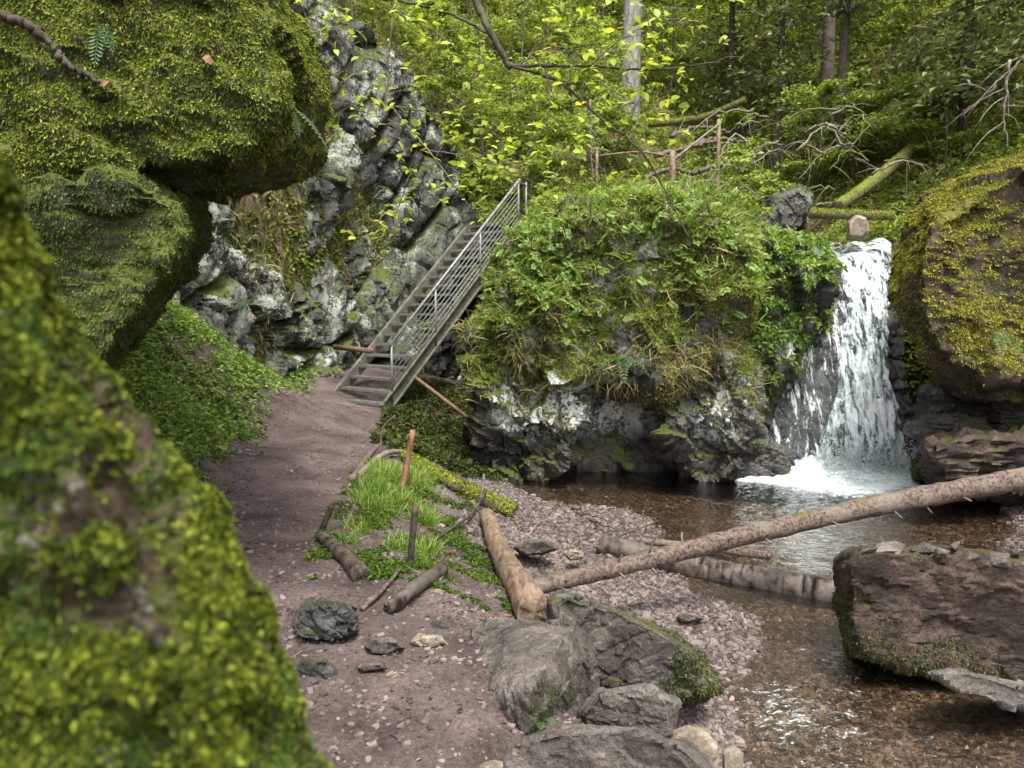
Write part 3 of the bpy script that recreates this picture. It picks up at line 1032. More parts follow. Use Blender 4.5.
rock('shoulder', 'rock_outcrop', px_rock([(752, 262), (790, 225), (822, 238), (832, 285), (815, 345), (775, 400), (745, 420), (738, 320)], 11.2, 15.5, 0.8, Dm=12.2, n=70, p=12, amp=0.2, freq=1.2, cell=0.2, cfreq=1.5, seed=15), 'outcrop',
     'rock shoulder with bright moss just left of the waterfall', 'outcrop')

# cascade rock under the fall
US = np.linspace(0, 1, 110)
VS = np.linspace(0, 1, 130)


def fall_D(v):
    return np.interp(v, [0, .05, .2, .5, .8, 1.05], [14.6, 13.3, 12.9, 12.3, 11.85, 11.55])


def rockface(u, v):
    yy = 243 + (476 - 243) * v
    xl = np.interp(v, [0, .3, .6, 1], [800, 788, 762, 736])
    xr = np.interp(v, [0, .5, 1], [905, 905, 930])
    xx = xl + (xr - xl) * u
    return xx, yy


V = []
for v_ in VS:
    for u_ in US:
        x_, y_ = rockface(u_, v_)
        V.append(P(x_, y_, fall_D(v_) + 0.22 - 0.35 * (1 - u_) * v_))
V = np.array(V)
f1, f21, rv = worley(V * np.array([1.6, 1.6, 1.0]))
g1, g21, gv = worley(V * np.array([4, 4, 2.5]))
V[:, 1] += 0.22 * (rv - 0.5) + 0.1 * (gv - 0.5) + 0.14 * fbm(V * 2.5, 4) + 0.06 * np.exp(-g21 * 8)
nu = len(US)
i, j = np.meshgrid(np.arange(nu - 1), np.arange(len(VS) - 1))
a = (j * nu + i).ravel()
F = np.stack([a, a + nu, a + nu + 1, a + 1], 1)
edge = np.concatenate([np.arange(nu), np.arange(1, len(VS)) * nu + nu - 1, (len(VS) - 1) * nu + np.arange(nu - 2, -1, -1), np.arange(len(VS) - 2, 0, -1) * nu])
k0 = len(V)
bk = V[edge].copy()
bk[:, 1] += 3.0
V = np.concatenate([V, bk])
ne = len(edge)
i = np.arange(ne)
F = np.concatenate([F, np.stack([edge[i], edge[(i + 1) % ne], k0 + (i + 1) % ne, k0 + i], 1)[:, ::-1]])
rock('cascade', 'cascade_rock', (V, F), 'wet', 'wet dark rock slope under and left of the falling water', 'rock')

# right boulder and the ledges under it
rock('right', 'mossy_boulder', px_rock([(893, 212), (905, 192), (960, 165), (1030, 140), (1150, 110), (1300, 160), (1330, 330), (1180, 400), (1040, 410), (960, 405), (905, 375), (884, 325), (882, 270)], 8.9, 13.5, 0.84, Dm=10.2,
     n=170, p=12, amp=0.26, freq=0.8, cell=0.09, cfreq=0.8, seed=21), 'boulder', 'large boulder capped with golden moss right of the waterfall', 'boulder')
rock('rbase', 'rock_ledge', px_rock([(908, 385), (960, 380), (1300, 380), (1300, 500), (960, 480), (912, 470)], 10.6, 13, 0.9, Dm=10.9, n=70, p=12, amp=0.15, freq=1.5, cell=0.16, cfreq=1.7, seed=22), 'wet', 'dark shaded rock under the golden mossy boulder', 'rock')
rock('ledge1', 'rock_ledge', px_rock([(912, 438), (960, 430), (1120, 436), (1220, 470), (1120, 520), (985, 492), (925, 480)], 8.6, 11.2, 0.88, Dm=9.9, n=60, p=12, amp=0.1, freq=2, cell=0.1, cfreq=2.2, seed=23, strata=((0.1, 0.1, 1), 6, 0.03)), 'slab', 'flat reddish ledge at the right rim of the pool', 'rock')
rock('ledge2', 'rock', px_rock([(905, 425), (925, 415), (985, 418), (990, 432), (930, 440), (908, 438)], 10.0, 11.0, 0.9, n=36, p=12, amp=0.05, freq=3, cell=0.05, cfreq=4, seed=24), 'wet', 'thin wet stone plate in the hollow under the golden boulder')
rock('topstone', 'rock', px_rock([(846, 222), (856, 213), (868, 216), (872, 232), (864, 240), (846, 240)], 13.2, 13.8, 0.8, n=24, p=8, amp=0.05, freq=3, seed=25), 'tan', 'pale round stone above the lip of the waterfall')
rock('foot1', 'rock', px_rock([(912, 458), (930, 452), (936, 470), (930, 484), (912, 480)], 10.4, 10.9, 0.8, n=24, p=10, amp=0.05, freq=3, seed=26), 'rock_moss', 'small green mossy stone at the right foot of the waterfall')
rock('foot2', 'rock', px_rock([(720, 430), (760, 436), (798, 452), (800, 480), (735, 486), (715, 470)], 10.9, 12.0, 0.8, n=40, p=10, amp=0.1, freq=2, cell=0.08, cfreq=3, seed=27), 'wet', 'dark wet stones where the outcrop meets the foam')
rock('lipstone', 'rock', px_rock([(755, 225), (775, 195), (800, 186), (812, 196), (806, 228), (780, 240)], 13.6, 14.6, 0.8, n=50, p=30, amp=0.05, freq=2, cell=0.05, cfreq=2.5, seed=28), 'outcrop', 'dark slab of rock on the bank top left of the fall')

# red slab bottom right
rock('slab', 'rock_slab', px_rock([(838, 560), (850, 549), (930, 548), (1040, 560), (1180, 575), (1260, 640), (1200, 720), (1090, 720), (1000, 695), (920, 668), (850, 655), (840, 610)], 4.75, 6.1, 0.9, Dm=5.25,
     n=140, p=50, amp=0.03, freq=2.2, cell=0.028, cfreq=2.6, seed=31, strata=((0.25, 0.15, 1), 6, 0.006)), 'slab', 'big reddish brown block of rock in the stream at lower right', 'rock')
rock('slab2', 'rock_slab', px_rock([(925, 672), (960, 668), (1040, 690), (1080, 712), (1030, 712), (960, 695)], 4.15, 4.6, 0.9, n=40, p=12, amp=0.03, freq=3, cell=0.02, cfreq=4, seed=32), 'grey', 'flat grey stone leaning at the foot of the big reddish block', 'rock')

# foreground boulders
fb1p = [P(492, 622, 3.9), P(573, 624, 3.6), P(601, 646, 3.85), P(604, 700, 3.75), P(562, 728, 3.25), P(513, 732, 3.0), P(530, 692, 2.85), P(474, 708, 3.25), P(460, 672, 3.55), P(466, 652, 3.7)]
fb1p += [q * np.array([1, 1, 0]) + np.array([0, 0, -0.7]) for q in fb1p[:6]]
rock('fb1', 'boulder', rock_geo(fb1p, n=140, p=80, amp=0.012, freq=6, cell=0.012, cfreq=5, seed=41, ridge=0.004), 'grey', 'angular grey boulder at the end of the debarked log, small fern at its foot', 'boulder')
rock('fb2', 'boulder', px_rock([(545, 598), (560, 590), (610, 604), (655, 625), (700, 655), (716, 690), (700, 700), (660, 690), (600, 690), (556, 650)], 3.7, 4.6, 0.85, Dm=4.2,
     n=110, p=40, amp=0.03, freq=2.5, cell=0.03, cfreq=3.0, seed=42, strata=((-0.5, 0.2, 1), 8, 0.008)), 'grey_moss', 'long dark boulder with pebbles on top and moss on its streamside end', 'boulder')
rock('fb3', 'boulder', px_rock([(575, 712), (600, 690), (650, 684), (680, 700), (676, 735), (640, 752), (580, 740)], 3.05, 3.6, 0.85, n=90, p=30, amp=0.015, freq=3, cell=0.014, cfreq=4, seed=43, strata=((0.2, 0.3, 1), 14, 0.006)), 'grey', 'low layered stone between the grey boulders and the stream', 'boulder')
rock('fb4', 'boulder', px_rock([(495, 770), (510, 742), (560, 730), (640, 728), (690, 745), (720, 775), (700, 860), (500, 860)], 2.45, 3.1, 0.9, Dm=2.8, n=110, p=40, amp=0.015, freq=3, cell=0.016, cfreq=3.5, seed=44), 'grey', 'broad flat grey boulder cut by the bottom edge of the picture', 'boulder')
rock('tan1', 'stone', px_rock([(664, 738), (680, 728), (705, 730), (722, 748), (716, 768), (690, 775), (668, 762)], 3.0, 3.4, 0.85, n=36, p=12, amp=0.03, freq=4, cell=0.015, cfreq=5, seed=45), 'tan', 'cream stone with a flat top beside the bottom boulder', 'stone')
rock('tan2', 'stone', px_rock([(720, 748), (733, 742), (745, 752), (744, 775), (722, 778)], 3.05, 3.3, 0.85, n=24, p=8, amp=0.02, freq=4, seed=46), 'tan', 'smaller ochre stone right of the cream stone', 'stone')
rock('buried', 'rock', px_rock([(458, 655), (470, 628), (500, 618), (520, 630), (500, 660), (470, 678)], 3.7, 4.2, 0.85, n=36, p=14, amp=0.03, freq=3, cell=0.02, cfreq=5, seed=47), 'grey', 'brownish slab half buried behind the angular grey boulder')
rock('slateA', 'rock', px_rock([(288, 622), (300, 604), (330, 598), (354, 606), (362, 628), (345, 646), (312, 648), (290, 638)], 3.55, 4.15, 0.8, Dm=3.85, n=80, p=10, amp=0.03, freq=5, cell=0.022, cfreq=6, seed=51, strata=((0.8, 0.2, 1), 26, 0.008)), 'slate', 'dark crumpled slate outcrop poking through the path')
rock('slateB', 'rock', px_rock([(290, 668), (306, 656), (330, 658), (337, 672), (326, 682), (296, 684)], 3.2, 3.5, 0.85, n=32, p=10, amp=0.02, freq=5, cell=0.02, cfreq=6, seed=52), 'slate', 'small dark stone lower on the path beside the blurred rock')
ST = [((384, 648), 26, 11, 'grey', 'thin tilted brown stone plate on the path beside the slate'), ((428, 642), 20, 8, 'tan', 'pale flat stone on the path left of the grey boulder'), ((372, 668), 18, 7, 'grey', 'low grey stone on the gravel below the slate'),
      ((398, 676), 14, 6, 'tan', 'little buff stone in the gravel near the slate'), ((438, 628), 9, 6, 'slate', 'tiny dark stone near the short mossy log'), ((535, 548), 24, 10, 'grey', 'flat brown stone on the gravel bar by the debarked log'),
      ((575, 556), 10, 7, 'tan', 'small buff stone on the gravel bar'), ((690, 618), 14, 6, 'grey', 'grey stone lying at the edge of the shallow water'), ((505, 770), 30, 10, 'tan', 'flat pale stone at the bottom edge left of the boulder')]
for q, ((x, y), w, h, mt, lb) in enumerate(ST):
    b = Pz(x, y, float(gz(*Pz(x, y, -0.1)[:2])[0]))
    D = b[1]
    s = D / FPX
    rock('st%d' % q, 'stone', px_rock([(x - w, y), (x - w * .5, y - h), (x + w * .6, y - h * .8), (x + w, y + 1), (x + w * .4, y + h * .7), (x - w * .6, y + h * .7)], D - w * s * 1.2, D + w * s * 1.2, 0.8, n=20, p=12, amp=0.012, freq=6, cell=0.01, cfreq=9, seed=60 + q), mt, lb, 'stone')

# stones on the slab and on the long dark boulder
def snap(key, px, py):
    V, F, o = ROCKS[key]
    x, y, d = project(V)
    near_ = np.hypot(x - px, y - py)
    return V[np.argmin(d + np.maximum(near_ - 5, 0))]


cairn = [((868, 547), 7), ((884, 544), 9), ((905, 545), 8), ((925, 543), 8), ((940, 546), 6), ((893, 536), 5), ((956, 545), 7), ((975, 549), 8), ((1000, 553), 9), ((1014, 549), 6)]
for q, ((x, y), w) in enumerate(cairn):
    c_ = snap('slab', x, y + 3)
    s_ = w * c_[1] / FPX
    rock('cn%d' % q, 'pebble', rock_geo(c_ + np.random.default_rng(q).normal(size=(14, 3)) * np.array([.7, .7, .45]) * s_ * 1.0 + np.array([0, 0, s_ * .3]), n=12, p=14, amp=0.004, freq=9, seed=80 + q), 'grey',
         'grey stone, %s from left of those on top of the big reddish block' % ['first', 'second', 'fourth', 'fifth', 'sixth', 'third', 'seventh', 'eighth', 'ninth', 'tenth'][q], 'stone', 'stones lying on the big reddish block')
for q, ((x, y), w) in enumerate([((563, 590), 5), ((580, 592), 5), ((593, 598), 5), ((574, 594), 4), ((563, 583), 3)]):
    c_ = snap('fb2', x, y + 3)
    s_ = w * c_[1] / FPX
    rock('cm%d' % q, 'pebble', rock_geo(c_ + np.random.default_rng(q + 40).normal(size=(14, 3)) * np.array([.7, .7, .45]) * s_ + np.array([0, 0, s_ * .3]), n=12, p=14, amp=0.004, freq=9, seed=95 + q), 'slate',
         ['leftmost pebble on top of the long dark boulder', 'dark pebble in the middle of those on the long dark boulder', 'rightmost pebble on top of the long dark boulder', 'small pebble between the leftmost and middle ones on the long dark boulder', 'tiny pebble perched behind the leftmost one on the long dark boulder'][q], 'stone', 'stones on the long dark boulder')

# ------------------------------------------------------------------ water
M['pool'] = water_mat('stream_water_surface', (0.74, 0.65, 0.53), [(3.5, 0.4, 0.06, (1, 1.6, 1)), (14, 0.6, 0.03, (1, 1.3, 1)), (34, 0.5, 0.012, (1, 1.3, 1))], foam=[(4.9, 10.9, 2.1, 0.5), (1.75, 4.35, 1.5, 0.215), (2.0, 3.5, 1.7, 0.215), (2.4, 5.2, 0.9, 0.215), (3.9, 8.9, 1.6, 0.2), (5.6, 7.6, 1.3, 0.215)])
xs = np.concatenate([np.arange(-0.9, 7.5, 0.05), [8, 9, 10]])
ys = np.concatenate([[-40, -20, -10, -5, -1], np.arange(0.5, 13.3, 0.05)])


def wz(x, y):
    q = np.stack([x, y * 0.8, x * 0], 1)
    rapid = np.exp(-((x - 2.0) / 1.0) ** 2 - ((y - 3.9) / 1.1) ** 2) + 0.45 * np.exp(-((x - 4.9) / 1.5) ** 2 - ((y - 10.6) / 1.6) ** 2)
    return ZW + 0.004 * fbm(q * 3, 3) + rapid * (0.04 * fbm(q * np.array([6, 9, 1]), 3, True) + 0.022 * fbm(q * 15, 2))


WV, WF = grid(xs, ys, wz)
mk('stream_water', WV, WF, M['pool'], kind='structure', label='shallow brown stream water running over gravel', cat='water')
UV_, UF_ = grid(np.arange(4.4, 7.6, 0.1), np.arange(13.9, 19, 0.1), lambda x, y: 2.93 + 0.02 * fbm(np.stack([x, y, x * 0], 1) * 4, 3))
mk('upper_stream_water', UV_, UF_, M['pool'], kind='structure', label='stream water above the lip of the fall', cat='water')

fallE = empty('waterfall', tuple(P(862, 468, 11.5)), 'white waterfall plunging between the outcrop and the golden mossy boulder', 'waterfall')


def sheet(name, L, R, mat, off, nu=60, nv=220, amp=0.12, seed=0):
    """water sheet following the rock, L and R edge curves as (v, px)"""
    v = np.linspace(0, 1.0, nv)
    u = np.linspace(0, 1, nu)
    Vv = []
    for a_ in v:
        y_ = 243 + (472 - 243) * a_
        xl = np.interp(a_, *zip(*L))
        xr = np.interp(a_, *zip(*R))
        for b_ in u:
            Vv.append(P(xl + (xr - xl) * b_, y_ + (4.5 * math.sin(b_ * 5.1 + 1) + 2.5 * math.sin(b_ * 13)) * max(0, 1 - a_ * 9) * 0.8, fall_D(a_) - off))
    Vv = np.array(Vv)
    uu = np.tile(u, nv)
    vv = np.repeat(v, nu)
    st = Vv * np.array([1, 0.4, 0.2])
    d = amp * (fbm(st * 5 + seed, 4, True) * 0.8 + 0.9 * fbm(st * 15 + seed, 3)) + 0.10 * np.sin(uu * math.pi) ** 0.5
    Vv[:, 1] -= d * np.clip(vv * 5, 0.25, 1)
    Vv[:, 0] += 0.05 * fbm(Vv * np.array([0, 0, 5.0]) + uu[:, None] * 3 + seed, 2) * (np.abs(uu - 0.5) * 2)
    i, j = np.meshgrid(np.arange(nu - 1), np.arange(nv - 1))
    a = (j * nu + i).ravel()
    F = np.stack([a, a + nu, a + nu + 1, a + 1], 1)
    return mk(name, Vv, F, mat, fallE)


sheet('main_sheet', [(0, 828), (.12, 838), (.3, 848), (.45, 842), (.6, 838), (.8, 826), (1, 812)], [(0, 891), (.2, 889), (.4, 885), (.6, 888), (.8, 900), (1, 910)], fall_mat('fall_froth', 0.435, 0.07), 0.08)
sheet('side_trickle', [(0, 822), (.15, 820), (.35, 806), (.6, 786), (.8, 770), (1, 752)], [(0, 842), (.3, 852), (.6, 842), (.8, 830), (1, 822)], fall_mat('fall_trickle', 0.50, 0.07), 0.02, amp=0.05, seed=4)
# churned foam at the foot
fx, fy = np.meshgrid(np.linspace(3.1, 6.3, 150), np.linspace(9.9, 11.9, 110))
q = np.stack([fx.ravel(), fy.ravel(), fx.ravel() * 0], 1)
ed = 1 - np.sqrt(((q[:, 0] - 4.75) / 1.65) ** 2 + ((q[:, 1] - 11.1) / 0.85) ** 2) + 0.35 * fbm(q * 2.2, 4)
hgt = np.clip(ed, -0.4, 0.8)
near_f = np.exp(-((q[:, 1] - 11.45) / 0.28) ** 2)
q[:, 2] = ZW + 0.10 * hgt + 0.05 * fbm(q * 9, 4, True) * np.clip(ed * 2, 0, 1) + 0.28 * near_f * np.clip(ed, 0, 1) * (0.7 + 0.6 * fbm(q * 6, 3)) - 0.02
i, j = np.meshgrid(np.arange(149), np.arange(109))
a = (j * 150 + i).ravel()
F = np.stack([a, a + 1, a + 151, a + 150], 1)
keep = q[F, 2].mean(1) > ZW - 0.005
m, nt, out = newmat('foam')
v, g = coords(nt)
n = noise(nt, v, 12, 7, 0.8, 1.0)
principled(nt, out, ramp(nt, n, [(0.38, (0.22, 0.3, 0.3)), (0.5, (0.5, 0.58, 0.57)), (0.6, (0.8, 0.82, 0.8))]), 0.6, bumpn(nt, n, 0.8, 0.05), 0.3)
M['foam'] = m
mk('foam', q, F[keep], M['foam'], fallE)
# splash drops
r = np.random.default_rng(5)
n = 2600
px_ = r.uniform(815, 915, n)
tt = r.random(n)
pos = np.array([P(x, 470 - 0 * t, 11.4) for x, t in zip(px_, tt)])
pos[:, 2] = ZW + 0.1 + np.abs(r.normal(size=n)) * 0.22
pos[:, 1] -= r.random(n) * 0.45
V, F = place(PEB, pos, np.tile([0, 0, 1.0], (n, 1)), r.uniform(0.006, 0.02, n), 0.8, 3)
mk('splash_drops', V, F, M['foam'], fallE)

# ------------------------------------------------------------------ stairway
stairs = empty('metal_stairway', tuple(P(383, 408, 13.9)), 'grey metal stairway with a railing climbing the cliff to the top of the outcrop', 'stairway')
B0 = P(383, 410, 13.9)
B1 = P(519, 226, 17.4)
run = B1 - B0
hd = unit(np.array([run[0], run[1], 0]))
side = np.array([-hd[1], hd[0], 0])             # towards the cliff
if side[0] > 0:
    side = -side
W = 1.5
sl_up = unit(np.cross(side, run))
if sl_up[2] < 0:
    sl_up = -sl_up
for off in (0, W):
    a_, b_ = B0 + side * off, B1 + side * off
    parts = [beam(a_, b_, 0.02, 0.24, sl_up)]
    for k in (-1, 1):
        parts.append(beam(a_ + sl_up * k * 0.11 + side * (-0.035 if off == 0 else 0.035), b_ + sl_up * k * 0.11 + side * (-0.035 if off == 0 else 0.035), 0.07, 0.018, sl_up))
    mk('stringer', *merge(parts), M['steel_old'], stairs, smooth=False)
NT = 18
for k in range(NT):
    t = (k + 0.45) / NT
    c = B0 + run * t
    bars = []
    for e in (-0.115, 0.115):
        bars.append(beam(c + hd * e + side * 0.03, c + hd * e + side * (W - 0.03), 0.012, 0.05))
    for e in np.linspace(-0.09, 0.09, 6):
        bars.append(beam(c + hd * e + side * 0.03 + np.array([0, 0, 0.008]), c + hd * e + side * (W - 0.03) + np.array([0, 0, 0.008]), 0.02, 0.022))
    mk('tread', *merge(bars), M['steel'], stairs, smooth=False)
outs = -side * 0.03
posts = [0.05, 0.335, 0.665, 0.985]
Hh = 1.0
for t in posts:
    c = B0 + run * t + outs
    mk('post', *tube([c + np.array([0, 0, -0.08]), c + np.array([0, 0, Hh + 0.06])], 0.024, 0.024, 3, 8), M['steel'], stairs)
s0, s1 = B0 + run * 0.05 + outs, B0 + run * 0.985 + outs
mk('handrail', *tube([s0 + np.array([0, 0, Hh + .06]) - run * 0.012, s1 + np.array([0, 0, Hh + .06]) + run * 0.012], 0.03, 0.03, 3, 10), M['steel'], stairs)
for k in range(1, 8):
    z = np.array([0, 0, 0.12 + 0.12 * k])
    mk('rail', *tube([s0 + z, s1 + z], 0.009, 0.009, 3, 6), M['steel'], stairs)
# top landing
L0 = B1 + np.array([0, 0, 0.08])
V, F = merge([beam(L0 + side * W / 2, L0 + side * W / 2 + hd * 1.2, W, 0.05)])
mk('landing', V, F, M['steel_old'], stairs, smooth=False)
c = P(526, 226, 17.6)
mk('post', *tube([c + np.array([0, 0, -0.1]), c + np.array([0, 0, 1.0])], 0.022, 0.022, 3, 8), M['steel'], stairs)
mk('rail', *tube([s1 + np.array([0, 0, Hh + .04]), c + np.array([0, 0, 0.93])], 0.02, 0.02, 3, 8), M['brown'], stairs)
V, F = beam(P(334, 347, 15.2), P(372, 351, 14.3), 0.05, 0.10)
mk('wooden_rail', V, F, M['brown'], label='short reddish wooden rail joining the stairway foot to the cliff', cat='rail')
V, F = tube([P(416, 378, 13.9), P(488, 433, 12.0)], 0.035, 0.035, 6, 8, 0.1)
mk('brace_pole', V, F, M['brown'], label='thin brown brace pole slanting down from under the stairway', cat='pole')
V, F = beam(P(366, 404, 14.0) - np.array([.9, -.3, .1]), P(384, 412, 13.85) + np.array([0, 0, -.05]), 0.2, 0.12)
mk('step_plank', V, F, M['steel_old'], smooth=False, label='flat plank step on the path at the stairway foot', cat='step')

# ------------------------------------------------------------------ logs and stakes
def log(name, pts, r0, r1, mat, label, cat='log', n=60, ns=20, rough=0.2, freq=6, stubs=(), group=None, cut=None, wig=0.0, oval=1.0, seed=0):
    V, F = tube(pts, r0, r1, n, ns, rough, freq, oval, wig, seed)
    base = catmull(pts, 20)
    mossy = None
    if mat == 'mosslog':
        ps_, N_ = sample(V, F, 5000, lambda p, N: np.clip(N[:, 2] + 0.5 + fbm(p * 5, 2), 0, 1), True, 3)
        mossy = place(NARROW, ps_, N_, np.random.default_rng(2).uniform(.015, .045, len(ps_)), .6, 4)
    if not stubs and cut is None:
        o = mk(name, V, F, M[mat], label=label, cat=cat, group=group)
        if mossy is not None:
            mk('moss', *mossy, M['moss_y'], o, smooth=False, kind='stuff')
        return o
    e = empty(name, tuple(base[0] - np.array([0, 0, r0])), label, cat, group)
    mk('trunk', V, F, M[mat], e)
    if mossy is not None:
        mk('moss', *mossy, M['moss_y'], e, smooth=False, kind='stuff')
    for (t, L, ang, rr) in stubs:
        c = base[min(int(t * 19), 19)]
        ax = unit(base[-1] - base[0])
        u = unit(np.cross(ax, [0, 0, 1.0]))
        w = np.cross(u, ax)
        d = math.cos(ang) * w + math.sin(ang) * u + 0.25 * ax
        rl = r0 + (r1 - r0) * t
        mk('branch_stub', *tube([c + d * rl * 0.6, c + d * (rl + L * 0.6), c + d * (rl + L) + ax * L * 0.15], rr, rr * 0.6, 6, 6), M['twig' if rr < 0.012 else mat], e)
    if cut is not None:
        for k, (a_, b_, rr) in enumerate(((base[0], base[1], r0), (base[-1], base[-2], r1))):
            if cut[k]:
                d = unit(a_ - b_)
                mk('cut_end', *tube([a_ - d * 0.01, a_ + d * 0.006], rr * 0.97, rr * 0.95, 2, 16), M['cutwood'], e)
    return e


rs = np.random.default_rng(12)
st1 = [(t, L, a_, 0.011) for t, L, a_ in [(.06, .05, 1.2), (.12, .06, -.3), (.17, .05, 2.0), (.2, .06, .5), (.26, .05, 2.4), (.3, .07, -.6), (.36, .06, 1.1), (.41, .05, 2.2), (.46, .06, .2), (.52, .06, 1.9), (.6, .07, 2.3), (.66, .06, 2.6), (.72, .06, 2.0)]]
log('fallen_tree', [P(532, 588, 5.15), P(640, 562, 5.6), P(780, 527, 6.2), P(900, 501, 6.6), P(1040, 475, 7.0), P(1250, 430, 7.6)], 0.058, 0.118, 'bark_red', 'long reddish fallen trunk slanting up across the stream to the right', 'fallen tree', 140, 28, 0.2, 8, stubs=st1 + [(.25, .16, .3, .008)])
V, F = tube([P(761, 533, 6.1), P(758, 511, 6.1)], 0.012, 0.006, 4, 6)
log('sunken_log', [P(604, 546, 7.3), P(690, 566, 6.9), P(760, 581, 6.6), P(850, 597, 6.2)], 0.11, 0.135, 'bark_wet', 'grey brown trunk half sunk in the stream under the slanting trunk', 'log', 80, 28, 0.08, 3, wig=.02)
log('thin_log', [P(590, 538, 7.8), P(640, 541, 7.7), P(700, 547, 7.5), P(770, 556, 7.2)], 0.03, 0.045, 'bark_red', 'thin pale trunk just behind the slanting one in the water', 'log', 30, 12, 0.1, 6)
log('debarked_log', [Pg(487, 520, .05), Pg(500, 562, .09), Pg(520, 600, .1), Pg(534, 632, .13)], 0.085, 0.118, 'bare', 'thick debarked log lying from the mossy log to the grey boulder', 'log', 90, 32, 0.2, 4, cut=(1, 0), stubs=[(.2, .02, 0.4, .02)])
log('mossy_log', [Pg(405, 462, .08), Pg(450, 488, .08), Pg(512, 518, .08)], 0.075, 0.095, 'mosslog', 'moss covered log sloping down the bank to the water', 'log', 50, 20, 0.14, 4, cut=(0, 1))
log('stake', [Pg(402, 490, -.03), Pg(402, 490, .62) + np.array([.12, 0, 0])], 0.085, 0.06, 'orange', 'pale orange split stake standing upright by the mossy log', 'stake', 10, 8, 0.1, 4, oval=0.45)
log('stake', [Pg(409, 567, -.05), Pg(409, 567, .42) + np.array([.05, 0, 0])], 0.024, 0.022, 'bark_dark', 'thin dark iron coloured stake standing in the grass', 'stake', 8, 8, 0.12)
log('stake', [Pg(320, 530, -.03), Pg(320, 530, .2) + np.array([.1, 0, 0])], 0.026, 0.022, 'bark_dark', 'short dark stake leaning at the path edge', 'stake', 8, 8, 0.12)
log('short_log', [Pg(322, 542, .04), Pg(342, 560, .04), Pg(360, 580, .04)], 0.042, 0.055, 'bark_wet', 'short dark log edging the path beside the leaning stake', 'log', 40, 20, 0.4, 9)
log('short_log', [Pg(390, 614, .04), Pg(415, 596, .05), Pg(442, 575, .05)], 0.04, 0.045, 'bark_wet', 'short grey log with green plants along it below the dark stake', 'log', 40, 20, 0.4, 9)
log('stick', [Pg(362, 612, .015), Pg(385, 592, .03), Pg(400, 574, .03)], 0.016, 0.01, 'bark_red', 'brown stick lying on the path edge', 'stick', 12, 7, 0.1)
log('stick', [Pg(430, 545, .02), Pg(470, 524, .1), Pg(486, 508, .2)], 0.016, 0.014, 'bark_dark', 'dark stick propped across the bank behind the debarked log', 'stick', 12, 7, 0.1)
log('stick', [Pg(352, 482, .03), Pg(372, 455, .04), Pg(388, 442, .05)], 0.035, 0.03, 'bark_red', 'dark pole lying along the path rim', 'stick', 12, 9, 0.1)
log('stick', [Pg(358, 478, .03), Pg(385, 462, .1), Pg(404, 456, .06)], 0.04, 0.03, 'deadwood', 'pale bent branch lying by the orange stake', 'stick', 14, 8, 0.1)
log('stick', [Pg(380, 455, -.02), Pg(383, 452, .3) , Pg(388, 452, .48)+ np.array([.1, 0, 0])], 0.02, 0.014, 'bark_dark', 'thin leaning stick above the path rim', 'stick', 10, 7, 0.1)
log('stick', [Pg(481, 508, .05), Pg(484, 508, .4)], 0.02, 0.012, 'deadwood', 'pale peg standing on the end of the mossy log', 'stick', 6, 7, 0.1)
log('stick', [P(522, 544, 6.6), P(540, 520, 6.7)], 0.012, 0.006, 'deadwood', 'thin pale twig leaning on the debarked log', 'stick', 6, 6, 0.1)
log('stick', [P(761, 533, 6.15), P(760, 512, 6.15)], 0.016, 0.008, 'deadwood', 'short pale branch stump standing up from the slanting trunk', 'stick', 6, 6, 0.1)
for q, (a_, b_) in enumerate([((590, 520), (625, 533)), ((600, 545), (660, 520)), ((572, 508), (612, 522)), ((690, 498), (730, 506))]):
    log('stick', [Pz(*a_, -.72), (Pz(*a_, -.66) + Pz(*b_, -.66)) / 2, Pz(*b_, -.7)], 0.012, 0.006, 'bark_dark', ['bare twig in the middle of the gravel bar edge', 'bare twig behind the slanting trunk pointing over the water', 'bare twig farthest up the gravel bar near the outcrop', 'bare twig lying in the pool in front of the outcrop'][q], 'stick', 10, 6, 0.1, group='twigs on the gravel bar', wig=0.04, seed=q)

# ------------------------------------------------------------------ moss and plants on the rocks
def cover(key, name, mat, n, size, mask=None, tmpl=NARROW, tilt=0.5, droop=0.5, cull=1, seed=1, lift=0.0, label=None):
    V, F, o = ROCKS[key]
    pos, N = sample(V, F, n, mask, cull, seed)
    r = np.random.default_rng(seed + 50)
    s = r.uniform(size[0], size[1], len(pos))
    down = np.array([0, 0, -1.0]) * droop
    face = unit(N * 0.55 + down + 0.5 * r.normal(size=N.shape))
    up = unit(N + np.array([0, 0, 0.3]))
    Vv, Ff = place(tmpl, pos + N * lift, up, s, tilt, seed, face)
    ch = mk(name, Vv, Ff, M[mat], o, smooth=False, kind='stuff')
    if label:
        ch['label'] = label
    return ch


def up_m(lo, hi, freq=1.6, w=0.9, seed=0):
    def f(p, N):
        v = N[:, 2] + w * fbm(p * freq + seed, 3)
        return np.clip((v - lo) / (hi - lo), 0, 1)
    return f


